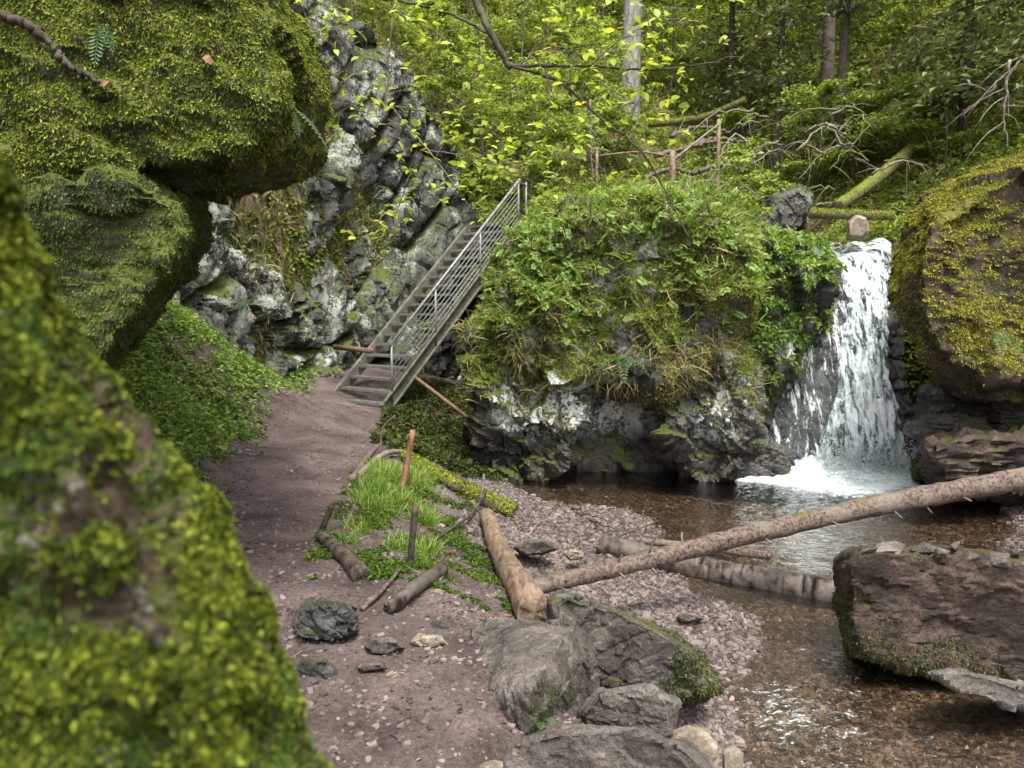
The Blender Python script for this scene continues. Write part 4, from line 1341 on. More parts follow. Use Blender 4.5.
cover('ul', 'moss', 'moss_y', 230000, (0.011, 0.027), up_m(-0.75, 0.15, 2.0, 0.9), droop=0.8, seed=1)
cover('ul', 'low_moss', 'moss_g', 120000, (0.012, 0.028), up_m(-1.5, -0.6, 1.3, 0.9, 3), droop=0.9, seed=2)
cover('ll', 'moss', 'moss_g', 280000, (0.011, 0.023), lambda p, N: np.clip((fbm(p * 1.8, 3) + 0.6) / 0.4, 0.1, 1), droop=0.8, seed=3)
cover('near', 'moss', 'moss_near', 200000, (0.003, 0.0095), lambda p, N: np.clip((fbm(p * 13, 3) + 0.6 * fbm(p * 4.5, 2) + 0.06) / 0.16, 0.02, 1), tmpl=SPRIG, droop=0.35, cull=0.5, tilt=0.8, seed=4)
cover('near', 'low_moss', 'moss_g', 40000, (0.003, 0.008), pmask(6, -0.1, 0.15, 2), tmpl=SPRIG, droop=0.35, cull=0.5, tilt=0.8, seed=104)
cover('right', 'moss', 'moss_o', 170000, (0.02, 0.045), lambda p, N: np.clip(up_m(-0.1, 0.25, 1.2, 0.9)(p, N) + (N[:, 2] > 0.45) * 0.5, 0, 1) * np.clip((p[:, 2] - 1.0 + 1.6 * fbm(p * 0.9 + 3, 3)) / 0.5, 0.08, 1), droop=0.5, seed=5)
cover('right', 'low_moss', 'moss_g', 26000, (0.02, 0.05), up_m(-0.3, 0.6, 2.2, 1.6, 7), droop=0.9, seed=6)
cover('outcrop', 'moss', 'moss_y', 110000, (0.02, 0.055), lambda p, N: up_m(0.0, 0.35, 1.2, 0.9)(p, N) * np.clip((p[:, 2] - 0.7 + 0.9 * fbm(p * 1.3 + 6, 2)) / 0.4, 0.04, 1), droop=0.8, seed=7)
cover('outcrop', 'herbs', 'slope_leaf', 70000, (0.02, 0.05), lambda p, N: np.clip((p[:, 2] - 0.75 + 1.5 * fbm(p * 0.9, 3)) / 0.7, 0, 1) * np.clip((fbm(p * 1.3 + 21, 3) + 0.22) / 0.2, 0.08, 1) * np.clip((N[:, 2] + 0.35) / 0.4, 0, 1), tmpl=SPRIG, droop=0.5, seed=8, lift=0.02)
cover('outcrop', 'golden_moss', 'moss_o', 100000, (0.018, 0.045), lambda p, N: np.clip((p[:, 2] - 0.3 + 1.2 * fbm(p * 1.1 + 2, 3)) / 0.5, 0, 1) * np.clip((fbm(p * 0.9 + 31, 3) - (-0.08)) / 0.2, 0, 1), droop=0.8, seed=108, lift=0.02)
cover('outcrop', 'hanging_grass', 'dry_grass', 3500, (0.14, 0.34), lambda p, N: np.clip(1 - np.abs(p[:, 2] - 1.1 + 0.8 * fbm(p, 2)) / 0.7, 0, 1) * np.clip((fbm(p * 1.7 + 5, 2) - 0.02) / 0.1, 0, 1), tmpl=(BLADE[0] * np.array([1, .5, 1]), BLADE[1]), tilt=0.45, droop=1.6, seed=109)
cover('outcrop', 'fern_sprays', 'herb', 5000, (0.08, 0.2), lambda p, N: np.clip((p[:, 2] - 1.3 + 0.9 * fbm(p * 1.1 + 4, 3)) / 0.8, 0, 1) * np.clip((N[:, 2] + 0.2) / 0.5, 0, 1), tmpl=SPRAY, droop=0.35, seed=9, lift=0.06)
cover('outcrop', 'grass_blades', 'grass', 9000, (0.12, 0.28), lambda p, N: np.clip((p[:, 2] - 1.6 + 1.0 * fbm(p * 1.2 + 12, 3)) / 0.9, 0, 1) * np.clip((fbm(p * 1.4 + 3, 2)) / 0.15, 0, 1) * np.clip((N[:, 2] + 0.1) / 0.4, 0, 1), tmpl=BLADE, tilt=0.45, droop=0.2, seed=110)
cover('outcrop', 'grass_tufts', 'dry_grass', 4000, (0.12, 0.3), lambda p, N: np.clip((p[:, 2] - 0.2 + 1.0 * fbm(p * 1.6 + 2, 3)) / 0.9, 0, 1) * np.clip((fbm(p * 2.1 + 9, 2) - 0.05) / 0.15, 0, 1) * np.clip((N[:, 2] + 0.3) / 0.4, 0, 1), tmpl=BLADE, tilt=0.4, droop=0.5, seed=10)
cover('shoulder', 'moss', 'moss_g', 26000, (0.03, 0.07), up_m(0.0, 0.5, 1.2, 0.9), droop=0.6, seed=11)
cover('shoulder', 'herbs', 'herb', 9000, (0.05, 0.11), up_m(0.1, 0.6, 1.0, 0.7, 2), tmpl=SPRIG, droop=0.5, seed=12)
cover('cliff', 'moss', 'moss_g', 60000, (0.03, 0.07), up_m(0.3, 0.55, 0.9, 1.1), droop=0.7, seed=13)
cover('cliff', 'hanging_grass', 'dry_grass', 3500, (0.14, 0.32), lambda p, N: np.clip((fbm(p * 0.8 + 6, 3) - 0.18) / 0.08, 0, 1) * np.clip((p[:, 2] - 1.2) / 1, 0, 1), tmpl=BLADE, droop=1.2, seed=14)
cover('cliff', 'shrub_leaves', 'slope_leaf', 50000, (0.06, 0.13), lambda p, N: np.clip((p[:, 0] + 1.5 + (p[:, 2] - 6) * 0.3 + 1.0 * fbm(p * 0.5 + 1, 3)) / 0.8, 0, 1) * np.clip((p[:, 2] - 3.4) / 1.0, 0, 1), tmpl=SPRIG, droop=0.4, seed=15, lift=0.12)
cover('fb1', 'moss', 'moss_d', 3500, (0.006, 0.014), lambda p, N: (N[:, 0] > 0.35) * np.clip((fbm(p * 5, 3) - 0.0) / 0.2, 0, 1), seed=115)
cover('fb2', 'moss', 'moss_d', 9000, (0.012, 0.03), lambda p, N: np.clip((p[:, 0] - 0.75 + 0.5 * fbm(p * 4, 2)) / 0.15, 0, 1) * (N[:, 2] < 0.75), seed=16)
cover('slab', 'moss', 'moss_d', 16000, (0.014, 0.035), lambda p, N: np.clip((-(p[:, 2]) - 0.32 - (p[:, 0] - 2.3) * 0.22 + 0.45 * fbm(p * 4, 2)) / 0.1, 0, 1), seed=17)
cover('foot1', 'moss', 'moss_g', 2500, (0.02, 0.05), None, seed=18)
cover('rbase', 'moss', 'moss_g', 7000, (0.03, 0.06), pmask(1.7, 0.1, 0.3, 3), seed=19)
cover('cascade', 'moss', 'moss_g', 5000, (0.03, 0.07), lambda p, N: np.clip((4.05 - p[:, 0] + 0.6 * fbm(p * 1.6, 2) - 0.25 * (p[:, 2] < 1)) / 0.2, 0, 1) * np.clip(fbm(p * 1.5 + 3, 2) * 6, 0, 1), seed=20)


# ------------------------------------------------------------------ ground vegetation (stuff)
def ground_cover(name, VF, mat, n, size, mask, tmpl, tilt, seed, label, cat, cull=1, up=(0, 0, 1), lift=0.0, w=None, smooth=False):
    V, F = VF
    pos, N = sample(V, F, n, mask, cull, seed)
    r = np.random.default_rng(seed + 9)
    s = r.uniform(size[0], size[1], len(pos)) * (1 if w is None else w(pos))
    Vv, Ff = place(tmpl, pos + np.array([0, 0, lift]) * r.random((len(pos), 1)), unit(N * 0.4 + np.array(up)), s, tilt, seed)
    return mk(name, Vv, Ff, M[mat], smooth=smooth, label=label, cat=cat, kind='stuff')


def near_path(x, y):
    cx = np.interp(y, [1, 2.6, 4, 6.6, 9.7, 14], [-0.2, -0.3, -1, -2.05, -2.6, -3.2])
    hw = np.interp(y, [1, 4, 6.6, 9.7, 14], [1.0, 0.8, 0.66, 0.62, 0.7])
    return np.abs(x - cx) - hw


bank = (GV, GF)
ground_cover('bank_herbs', bank, 'herb', 64000, (0.03, 0.095), lambda p, N: (p[:, 0] < -2.4) * (p[:, 1] > 4.5) * (p[:, 1] < 17) * np.clip((near_path(p[:, 0], p[:, 1]) - 0.05 + 0.35 * fbm(p * 2.5, 3)) / 0.4, 0, 1) * np.clip(0.85 + 1.2 * fbm(p * 1.3 + 2, 3), 0, 1), SPRIG, 0.45, 31,
             'dense low green herbs on the bank left of the path', 'undergrowth', lift=0.14)
ground_cover('grass', bank, 'grass', 7500, (0.04, 0.17), lambda p, N: np.clip((0.42 - np.abs(p[:, 0] + 1.08 + (p[:, 1] - 6.9) * 0.10)) / 0.2, 0, 1) * (p[:, 1] > 5.3) * (p[:, 1] < 9.0) * np.clip(0.1 + 3.5 * fbm(p * 2.3 + 1, 3), 0, 1), BLADE, 0.5, 32,
             'bright green grass patch between the path and the logs', 'grass')
ground_cover('mossy_herbs', bank, 'moss_g', 15000, (0.012, 0.042), lambda p, N: np.clip((0.8 - np.abs(p[:, 0] + 0.75 + (p[:, 1] - 6) * 0.12)) / 0.3, 0, 1) * (p[:, 1] > 4.5) * (p[:, 1] < 8.5) * np.clip(0.02 + 1.4 * fbm(p * 3.1 + 7, 4), 0, 1), SPRIG, 0.5, 33,
             'yellow green moss and tiny plants around the short grey log', 'undergrowth')
ground_cover('gully_leaves', bank, 'moss_d', 6500, (0.02, 0.11), lambda p, N: (p[:, 0] > -2.3) * (p[:, 0] < -0.2) * np.clip((p[:, 1] - 9.9 + 0.5 * fbm(p * 2, 2)) / 0.4, 0, 1) * (near_path(p[:, 0], p[:, 1]) > 0.1) * (p[:, 1] < 17), SPRIG, 0.5, 34,
             'green plants in the shaded gully under the stairway', 'undergrowth', lift=0.12)
ground_cover('gravel', bank, 'peb', 90000, (0.009, 0.03), lambda p, N: np.where(near_path(p[:, 0], p[:, 1]) < -0.15, 0.35, 1.0) * (p[:, 2] > ZW - 0.05) * (p[:, 0] > -3.7) * (p[:, 1] > 1.0) * (p[:, 1] < 13), PEB, 0.35, 35,
             'loose gravel and small stones strewn beside the path', 'gravel', cull=1.6, w=lambda p: 0.6 + 0.9 * np.clip(fbm(p * 2.5, 2) + 0.35, 0, 1))
ground_cover('bar_gravel', bank, 'peb', 60000, (0.012, 0.05), lambda p, N: (p[:, 2] < -0.5) * (p[:, 2] > ZW - 0.09) * (p[:, 1] > 2) * (p[:, 0] > -0.6) * (p[:, 0] < 7) * (p[:, 1] < 11.5), PEB, 0.35, 36,
             'pinkish grey gravel bar between the logs and the stream', 'gravel', cull=1.2)
ground_cover('stream_pebbles', bank, 'peb_wet', 70000, (0.02, 0.055), lambda p, N: (p[:, 2] < ZW - 0.03) * (p[:, 1] > 1.5) * (p[:, 0] > 0.3) * (p[:, 0] < 7) * (p[:, 1] < 11.5), PEB, 0.3, 37,
             'wet brown pebbles on the stream bed', 'pebbles', cull=1.2)
ground_cover('leaf_litter', bank, 'litter', 22000, (0.014, 0.034), lambda p, N: np.where(near_path(p[:, 0], p[:, 1]) < -0.25, 0.06, 0.6) * (p[:, 2] > -0.72) * np.clip(0.3 + 2 * fbm(p * 1.5 + 5, 3), 0.02, 1) * (p[:, 1] > 1.2) * (p[:, 1] < 15), LEAF, 0.35, 38,
             'dry fallen leaves scattered along the path edges', 'leaf litter', cull=1.4, lift=0.015)
ground_cover('bar_stones', bank, 'peb', 600, (0.05, 0.11), lambda p, N: (p[:, 2] < -0.45) * (p[:, 2] > ZW - 0.14) * (p[:, 1] > 2) * (p[:, 0] > -0.6) * (p[:, 0] < 7) * (p[:, 1] < 11.5), PEBR, 0.3, 39,
             'larger flat stones lying among the gravel of the bar', 'stones', cull=1.2)
ground_cover('edge_stones', bank, 'peb', 900, (0.03, 0.085), lambda p, N: (near_path(p[:, 0], p[:, 1]) > -0.25) * (p[:, 2] > -0.72) * (p[:, 0] > -4) * (p[:, 1] > 1.2) * (p[:, 1] < 13), PEBR, 0.3, 40,
             'scattered small rocks along both edges of the footpath', 'stones', cull=1.4)
TWIG = merge([beam((0, 0, 0), (.5, .04, .03), .02, .02), beam((.5, .04, .03), (1, -.06, .0), .014, .014), beam((.45, .04, .02), (.72, .2, .06), .01, .01)])
ground_cover('twig_litter', bank, 'litter', 700, (0.05, 0.22), lambda p, N: np.where(near_path(p[:, 0], p[:, 1]) < -0.2, 0.12, 1.0) * (p[:, 2] > -0.8) * (p[:, 0] > -4) * (p[:, 1] > 1.2) * (p[:, 1] < 13), TWIG, 0.2, 44,
             'thin dead twigs littering the path edges and the gravel', 'twigs', cull=1.3, lift=0.02)
hill = (HV, HF)
dist_w = lambda p: np.clip(p[:, 1] / 20, 1, 3.0)
ground_cover('slope_undergrowth', hill, 'slope_leaf', 130000, (0.06, 0.15), lambda p, N: np.clip(0.55 + 1.6 * fbm(p * 0.45 + 3, 3), 0.05, 1) * (p[:, 1] < 75), SPRIG, 0.6, 41,
             'mass of green undergrowth covering the slope behind', 'undergrowth', cull=1.7, lift=0.5, w=dist_w)
ground_cover('slope_litter', hill, 'litter', 50000, (0.08, 0.18), lambda p, N: (p[:, 1] < 60) * 1.0, LEAF, 0.4, 42, 'brown fallen leaves lying over the slope behind', 'leaf litter', cull=1.7, lift=0.05, w=dist_w)
ground_cover('slope_grass', hill, 'dry_grass', 24000, (0.25, 0.5), lambda p, N: np.clip(3 * fbm(p * 0.7 + 8, 3), 0, 1) * (p[:, 1] < 32), BLADE, 0.4, 43, 'tufts of tall pale grass on the slope behind the outcrop', 'grass', cull=1.5)


# ------------------------------------------------------------------ ferns
def frond(base, d, L, w, droop, n=14):
    d = unit(np.asarray(d, float))
    t = np.linspace(0, 1, n)
    c = base + d[None] * (t * L)[:, None] + np.array([0, 0, -1.0])[None] * (droop * L * t ** 2)[:, None]
    tg = unit(np.gradient(c, axis=0))
    s = unit(np.cross(tg, [0, 0, 1.0]) + 1e-6)
    parts = [tube(c, 0.0035, 0.0012, n, 4)]
    for i in range(1, n):
        wl = w * math.sin(math.pi * min(1, (t[i] * 0.92 + 0.1))) ** 0.7 + 0.004
        for sg in (-1, 1):
            a_ = c[i]
            b_ = c[i] + s[i] * sg * wl + tg[i] * wl * 0.35
            h = L / n * 0.36
            V = np.array([a_ - tg[i] * h, (a_ + b_) / 2 - tg[i] * h, b_, (a_ + b_) / 2 + tg[i] * h])
            parts.append((V, np.array([[0, 1, 2, 3]])))
    return merge(parts)


def fern(px, py, D, L, fr, label, group=None, w=0.035):
    b = P(px, py, D)
    e = empty('fern', tuple(b), label, 'fern', group)
    for d, k, dr in fr:
        mk('frond', *frond(b, d, L * k, w, dr), M['fern'], e, smooth=False)


fern(84, 138, 3.55, 0.22, [((0.05, -0.3, -1), 1, 0.1)], 'single fern frond hanging straight down the left boulder face')
fern(268, 100, 3.9, 0.24, [((0.4, -0.5, -1), 1, 0.1)], 'small fern left of the pale fern pair on the overhanging boulder')
fern(288, 106, 3.85, 0.26, [((0.8, -0.4, -.35), 1, 0.5), ((0.5, -0.6, -.9), .7, .2)], 'pale blue green fern pair near the right edge of the overhanging boulder')
fern(100, 20, 3.5, 0.24, [((0.1, -0.5, -1), 1, 0.1), ((0.5, -.5, -.6), .8, .3)], 'dark fern in a crevice near the top of the overhanging boulder')
fern(540, 722, 2.93, 0.13, [((-.6, -0.5, .8), 1, 0.6), ((.5, -0.5, .9), 1, 0.6), ((0, -0.8, .7), .9, .5), ((.1, -.3, 1), .9, .4)], 'tiny fern sprouting at the foot of the angular grey boulder', w=0.02)
fern(620, 360, 10.2, 0.5, [((.8, -.6, .4), 1, .8), ((-.8, -.6, .4), 1, .8), ((0, -1, .3), 1, .8), ((.4, -.8, .7), .9, .8)], 'fern growing on the face of the outcrop', w=0.09)
fern(1000, 330, 8.7, 0.4, [((.3, -.9, -.6), 1, .4), ((-.5, -.9, -.4), 1, .4), ((.9, -.6, -.3), 1, .4)], 'green fern hanging from the underside of the golden boulder', w=0.07)
for q, (x, y, D) in enumerate([(385, 205, 13.4), (312, 160, 9.5), (250, 300, 10.5)]):
    fern(x, y, D, 0.45, [((.8, -.6, .3), 1, .8), ((-.7, -.6, .3), 1, .8), ((0, -1, .2), 1, .8)], ['fern on the upper lichen cliff', 'fern in the gap beside the overhanging boulder', 'fern at the foot of the cliff above the bank'][q], w=0.08)

# bright dead leaves on the boulder
for q, (x, y, s) in enumerate([(205, 55, 0.06), (100, 86, 0.045)]):
    V, F = place(LEAF2, np.array([P(x, y, 3.35)]), np.array([[0.2, -1, 0.3]]), np.array([s]), 0.2, q + 4)
    mk('fallen_leaf', V, F, M['orange'], label=['orange dead leaf caught on the overhanging boulder', 'small buff dead leaf further left on the overhanging boulder'][q], cat='leaf')

# ------------------------------------------------------------------ overhanging branch with young leaves
br = empty('leafy_branch', tuple(P(475, -40, 4.6)), 'overhanging branch with bright young leaves across the top of the view', 'branch')
LIMBS = [
         ([(462, -60, 4.7), (476, 0, 4.6), (492, 35, 4.5), (510, 68, 4.5)], 0.024, 0.017, 0),
         ([(510, 66, 4.5), (545, 66, 4.5), (590, 66, 4.4), (650, 70, 4.3), (720, 62, 4.2)], 0.012, 0.004, 10),
         ([(510, 66, 4.5), (560, 82, 4.5), (600, 118, 4.4), (640, 150, 4.3), (665, 190, 4.3), (690, 240, 4.2)], 0.010, 0.003, 2),
         ([(493, 36, 4.5), (450, 14, 4.6), (405, 2, 4.7), (380, 0, 4.8)], 0.009, 0.006, 6),
         ([(380, -30, 4.8), (396, 10, 4.8), (440, 36, 4.7), (455, 70, 4.6)], 0.008, 0.003, 8),
         ([(392, 20, 4.8), (388, 70, 4.8), (392, 106, 4.8), (420, 140, 4.7), (445, 172, 4.6), (470, 208, 4.6)], 0.008, 0.003, 12),
         ([(394, 106, 4.8), (425, 112, 4.8), (470, 122, 4.7), (505, 140, 4.6)], 0.005, 0.002, 14),
         ([(420, 140, 4.7), (410, 170, 4.8), (395, 215, 4.9), (370, 238, 4.9)], 0.004, 0.002, 12),
         ([(430, 150, 4.7), (475, 158, 4.6), (515, 172, 4.6), (545, 190, 4.6)], 0.004, 0.002, 12),
         ([(560, 82, 4.5), (600, 84, 4.4), (640, 106, 4.3), (690, 118, 4.2)], 0.005, 0.002, 10),
         ([(520, 66, 4.5), (545, 35, 4.5), (560, 0, 4.5), (570, -30, 4.5)], 0.006, 0.003, 10),
         ([(590, 66, 4.4), (620, 40, 4.3), (660, 20, 4.3), (700, 22, 4.2)], 0.004, 0.002, 10),
         ([(545, 35, 4.5), (580, 22, 4.5), (610, 8, 4.4)], 0.004, 0.002, 8),
         ([(300, -40, 4.9), (330, 10, 4.9), (352, 25, 4.9)], 0.005, 0.002, 8),
         ([(300, -40, 4.9), (305, 15, 4.9), (325, 42, 4.9)], 0.005, 0.002, 7),
         ([(620, 68, 4.4), (635, 95, 4.3), (630, 125, 4.3)], 0.003, 0.002, 6),
         ([(505, 140, 4.6), (470, 165, 4.6), (450, 190, 4.6)], 0.003, 0.002, 8),
         ([(600, 118, 4.4), (590, 145, 4.4), (560, 170, 4.4)], 0.003, 0.002, 8), ([(545, 66, 4.5), (550, 110, 4.5), (530, 150, 4.5), (505, 185, 4.5)], 0.004, 0.002, 12),
         ([(640, 150, 4.3), (625, 175, 4.3), (615, 200, 4.3)], 0.003, 0.002, 7), ([(470, 10, 4.6), (480, 50, 4.6), (465, 95, 4.6)], 0.003, 0.002, 8), ([(392, 60, 4.8), (370, 85, 4.8), (352, 120, 4.8)], 0.003, 0.002, 7), ([(640, 0, 4.3), (655, 30, 4.3), (670, 60, 4.3)], 0.003, 0.002, 7)]
lp, ld, ls = [], [], []
r = np.random.default_rng(21)
for q, (pts, r0, r1, nl) in enumerate(LIMBS):
    pp = [P(*t) for t in pts]
    mk('limb' if r0 > 0.0085 else 'twig', *tube(pp, r0, r1, 24, 7, 0.15, 30, wig=0.012, seed=q), M['bark_dark' if q < 4 else 'twig'], br)
    c = catmull(pp, 40)
    if q == 0:
        continue
    for k in range(int(nl * 3)):
        i = int(r.integers(8, 40))
        b = c[i] + r.normal(size=3) * 0.03
        if r.random() < 0.6:      # side twig with a tuft
            b = c[i] + np.array([r.normal() * 0.13, r.normal() * 0.13, r.normal() * 0.09 - 0.03])
            mk('twig', *tube([c[i], (c[i] + b) / 2 + np.array([0, 0, .015]), b], 0.0025, 0.0015, 5, 4), M['twig'], br) if k % 3 == 0 else None
        for _ in range(int(r.integers(1, 4))):
            lp.append(b)
            ld.append(unit(np.array([r.normal(), r.normal(), r.normal() * 0.5 - 0.5])))
            ls.append(r.uniform(0.03, 0.07))
lp, ld, ls = np.array(lp), np.array(ld), np.array(ls)
V, F = place(LEAF2, lp, np.tile([0, -0.35, 1.0], (len(lp), 1)), ls, 0.5, 5, ld)
mk('leaves', V, F, M['young'], br, smooth=True)

# bare twigs at the right and over the outcrop
for q, (pts, lb) in enumerate([
        ([(1060, 20, 7), (1020, 62, 7), (985, 95, 7.1), (960, 118, 7.2)], 'bare grey twig reaching in from the right edge near the top'),
        ([(1010, 60, 7), (1004, 110, 7), (1008, 150, 7)], 'bare grey twig hanging down at the right edge'),
        ([(590, 100, 9), (592, 180, 9), (588, 245, 9.2)], 'thin dark sapling stem in front of the outcrop'),
        ([(676, 300, 10.5), (672, 240, 10.6), (690, 170, 10.8)], 'slim leaning sapling stem on the outcrop')]):
    V, F = tube([P(*t) for t in pts], 0.014, 0.005, 16, 6, 0.2, 20, wig=0.05, seed=q)
    c = catmull([P(*t) for t in pts], 12)
    ps = [(V, F)]
    for k in range(6):
        b = c[2 + k]
        d = np.array([random.uniform(-.5, .5), random.uniform(-.2, .2), random.uniform(-.4, .2)])
        ps.append(tube([b, b + d * .5, b + d + np.array([0, 0, -.1])], 0.006, 0.002, 6, 4, wig=.02, seed=k))
    mk('bare_twig', *merge(ps), M['deadwood' if q < 2 else 'twig'], label=lb, cat='twig')


# ------------------------------------------------------------------ trees on the slope
def hzp(x, y):
    return float(hz(np.array([x]), np.array([y]))[0])


def on_hill(px, D):
    x = (px - 512) / FPX * D * 1.0
    return np.array([x, D, hzp(x, D)])


def conifer(px, D, H, R0, label, seed, crown0=0.12, dens=1.0, mat='needle', group=None, trunk='bark_dark', tr=0.011):
    r = np.random.default_rng(seed)
    b = on_hill(px, D)
    e = empty('conifer_tree', tuple(b), label, 'tree', group)
    top = b + np.array([r.normal() * .1, r.normal() * .1, H])
    tk = tube([b - np.array([0, 0, .3]), (b + top) / 2 + np.array([.04, 0, 0]), top], H * tr, 0.02, 20, 10, 0.1, 3)
    bp, pos, up, face, sz = [tk], [], [], [], []
    z = crown0 * H
    while z < H * 0.99:
        f = z / H
        L = R0 * (1 - f) ** 0.8 * (1 if f > crown0 + .05 else .7)
        for k in range(int(r.integers(3, 6))):
            a_ = r.uniform(0, TAU)
            l = L * r.uniform(.55, 1.1)
            d = np.array([math.cos(a_), math.sin(a_), 0])
            p0 = b + (top - b) * f
            m_ = p0 + d * l * .5 + np.array([0, 0, -.05 * l])
            p1 = p0 + d * l + np.array([0, 0, -.32 * l])
            bp.append(tube([p0, m_, p1], .018, .004, 5, 4))
            c = catmull([p0, m_, p1], 12)
            for i in range(2, 12):
                for _ in range(int(5 * dens)):
                    pos.append(c[i] + r.normal(size=3) * .05 * (1 + l))
                    face.append(d * .5 + r.normal(size=3) * .6 + np.array([0, 0, -.45]))
                    sz.append(r.uniform(.12, .3))
        z += H * 0.028 * r.uniform(.7, 1.4)
    mk('trunk', *merge(bp), M[trunk], e)
    pos, face, sz = np.array(pos), np.array(face), np.array(sz)
    V, F = place(NARROW, pos, np.tile([0, 0, 1.0], (len(pos), 1)), sz, .5, seed, face)
    mk('crown', V, F, M[mat], e, smooth=False)


def broadleaf(px, D, H, R0, label, seed, n=3000, mat='crown', leaf=(0.07, 0.14), zc=0.55, group=None, tr=0.04, name='sapling_tree', cat='tree', trunk='twig', base=None):
    r = np.random.default_rng(seed)
    b = on_hill(px, D) if base is None else np.asarray(base, float)
    e = empty(name, tuple(b), label, cat, group)
    top = b + np.array([r.normal() * .2, r.normal() * .2, H])
    stem = 'stem' if cat == 'shrub' else 'trunk'
    bp, pos = [tube([b - np.array([0, 0, .25]), (b + top) / 2 + r.normal(size=3) * .08, top], tr, tr * .3, 12, 8, .1, 4)], []
    nb = 14
    for k in range(nb):
        f = zc * .4 + (1 - zc * .4) * (k + .5) / nb
        a_ = r.uniform(0, TAU)
        p0 = b + (top - b) * f
        l = R0 * r.uniform(.5, 1.15) * (1.1 - .55 * abs(f - .6) * 2)
        p1 = p0 + np.array([math.cos(a_) * l, math.sin(a_) * l, r.uniform(-.15, .35) * l])
        bp.append(tube([p0, (p0 + p1) / 2 + np.array([0, 0, .06 * l]), p1], tr * .35, .004, 6, 5))
        c = catmull([p0, (p0 + p1) / 2 + np.array([0, 0, .06 * l]), p1], 14)
        k_ = max(2, int(n / nb))
        i = r.integers(3, 14, k_)
        pos.append(c[i] + r.normal(size=(k_, 3)) * np.array([.2, .2, .07]) * l * .8)
    mk(stem, *merge(bp), M[trunk], e)
    pos = np.concatenate(pos)
    V, F = place(LEAF2 if n < 1500 else LEAF, pos, np.tile([0, -.2, 1.0], (len(pos), 1)), r.uniform(*leaf, len(pos)), .45, seed)
    mk('crown', V, F, M[mat], e, smooth=False)


conifer(722, 26, 13, 2.6, 'feathery pale green conifer standing behind the slope fence', 101, .1, 1.0)
conifer(770, 23, 12, 2.2, 'conifer with drooping dark boughs left of the bare trunk', 102, .18, .9)
conifer(829, 21.5, 14, 2.0, 'slim conifer with a dark bare trunk above the waterfall', 103, .3, .8)
conifer(876, 25, 12, 2.6, 'mid green conifer right of the slim bare trunk', 104, .12, 1.0)
conifer(950, 18, 11, 2.9, 'dark spreading conifer above the golden boulder', 105, .12, 1.3)
conifer(1030, 15.5, 10, 2.7, 'dark conifer at the right edge behind the golden boulder', 106, .14, 1.3)
conifer(915, 30, 15, 3, 'tall conifer far up the slope right of centre', 107, .08, 1.0)
conifer(650, 34, 15, 3, 'tall conifer far up the slope behind the pale trunk', 108, .08, 1.0)
conifer(1085, 22, 13, 3, 'conifer beyond the right edge of the view', 109, .1, 1.0)
conifer(560, 38, 16, 3.2, 'far conifer high on the slope left of the pale trunk', 110, .08, 1.0)
# big pale trunk and red trunk
b = on_hill(626, 25.5)
e = empty('beech_tree', tuple(b), 'thick pale grey tree trunk rising at the top middle', 'tree')
mk('trunk', *tube([b - np.array([0, 0, .4]), b + np.array([.05, 0, 5]), b + np.array([-.05, .1, 14])], .34, .2, 40, 20, .05, 2), M['bark_grey'], e)
pos = b + np.array([0, 0, 12.5]) + np.random.default_rng(2).normal(size=(5000, 3)) * np.array([1.8, 1.8, 1.4])
V, F = place(LEAF, pos, np.tile([0, 0, 1.0], (5000, 1)), np.random.default_rng(3).uniform(.1, .18, 5000), .6, 3)
mk('crown', V, F, M['crown'], e, smooth=False)
b = on_hill(816, 24.5)
e = empty('pine_tree', tuple(b), 'reddish tree trunk partly hidden beside the slim dark trunk', 'tree')
mk('trunk', *tube([b - np.array([0, 0, .4]), b + np.array([.0, 0, 5]), b + np.array([-.05, .1, 13])], .22, .12, 30, 14, .08, 3), M['bark_red'], e)
pos = b + np.array([0, 0, 12.5]) + np.random.default_rng(5).normal(size=(3000, 3)) * np.array([1.3, 1.3, 1.0])
V, F = place(NARROW, pos, np.tile([0, 0, 1.0], (3000, 1)), np.random.default_rng(3).uniform(.15, .3, 3000), .6, 3)
mk('crown', V, F, M['needle'], e, smooth=False)
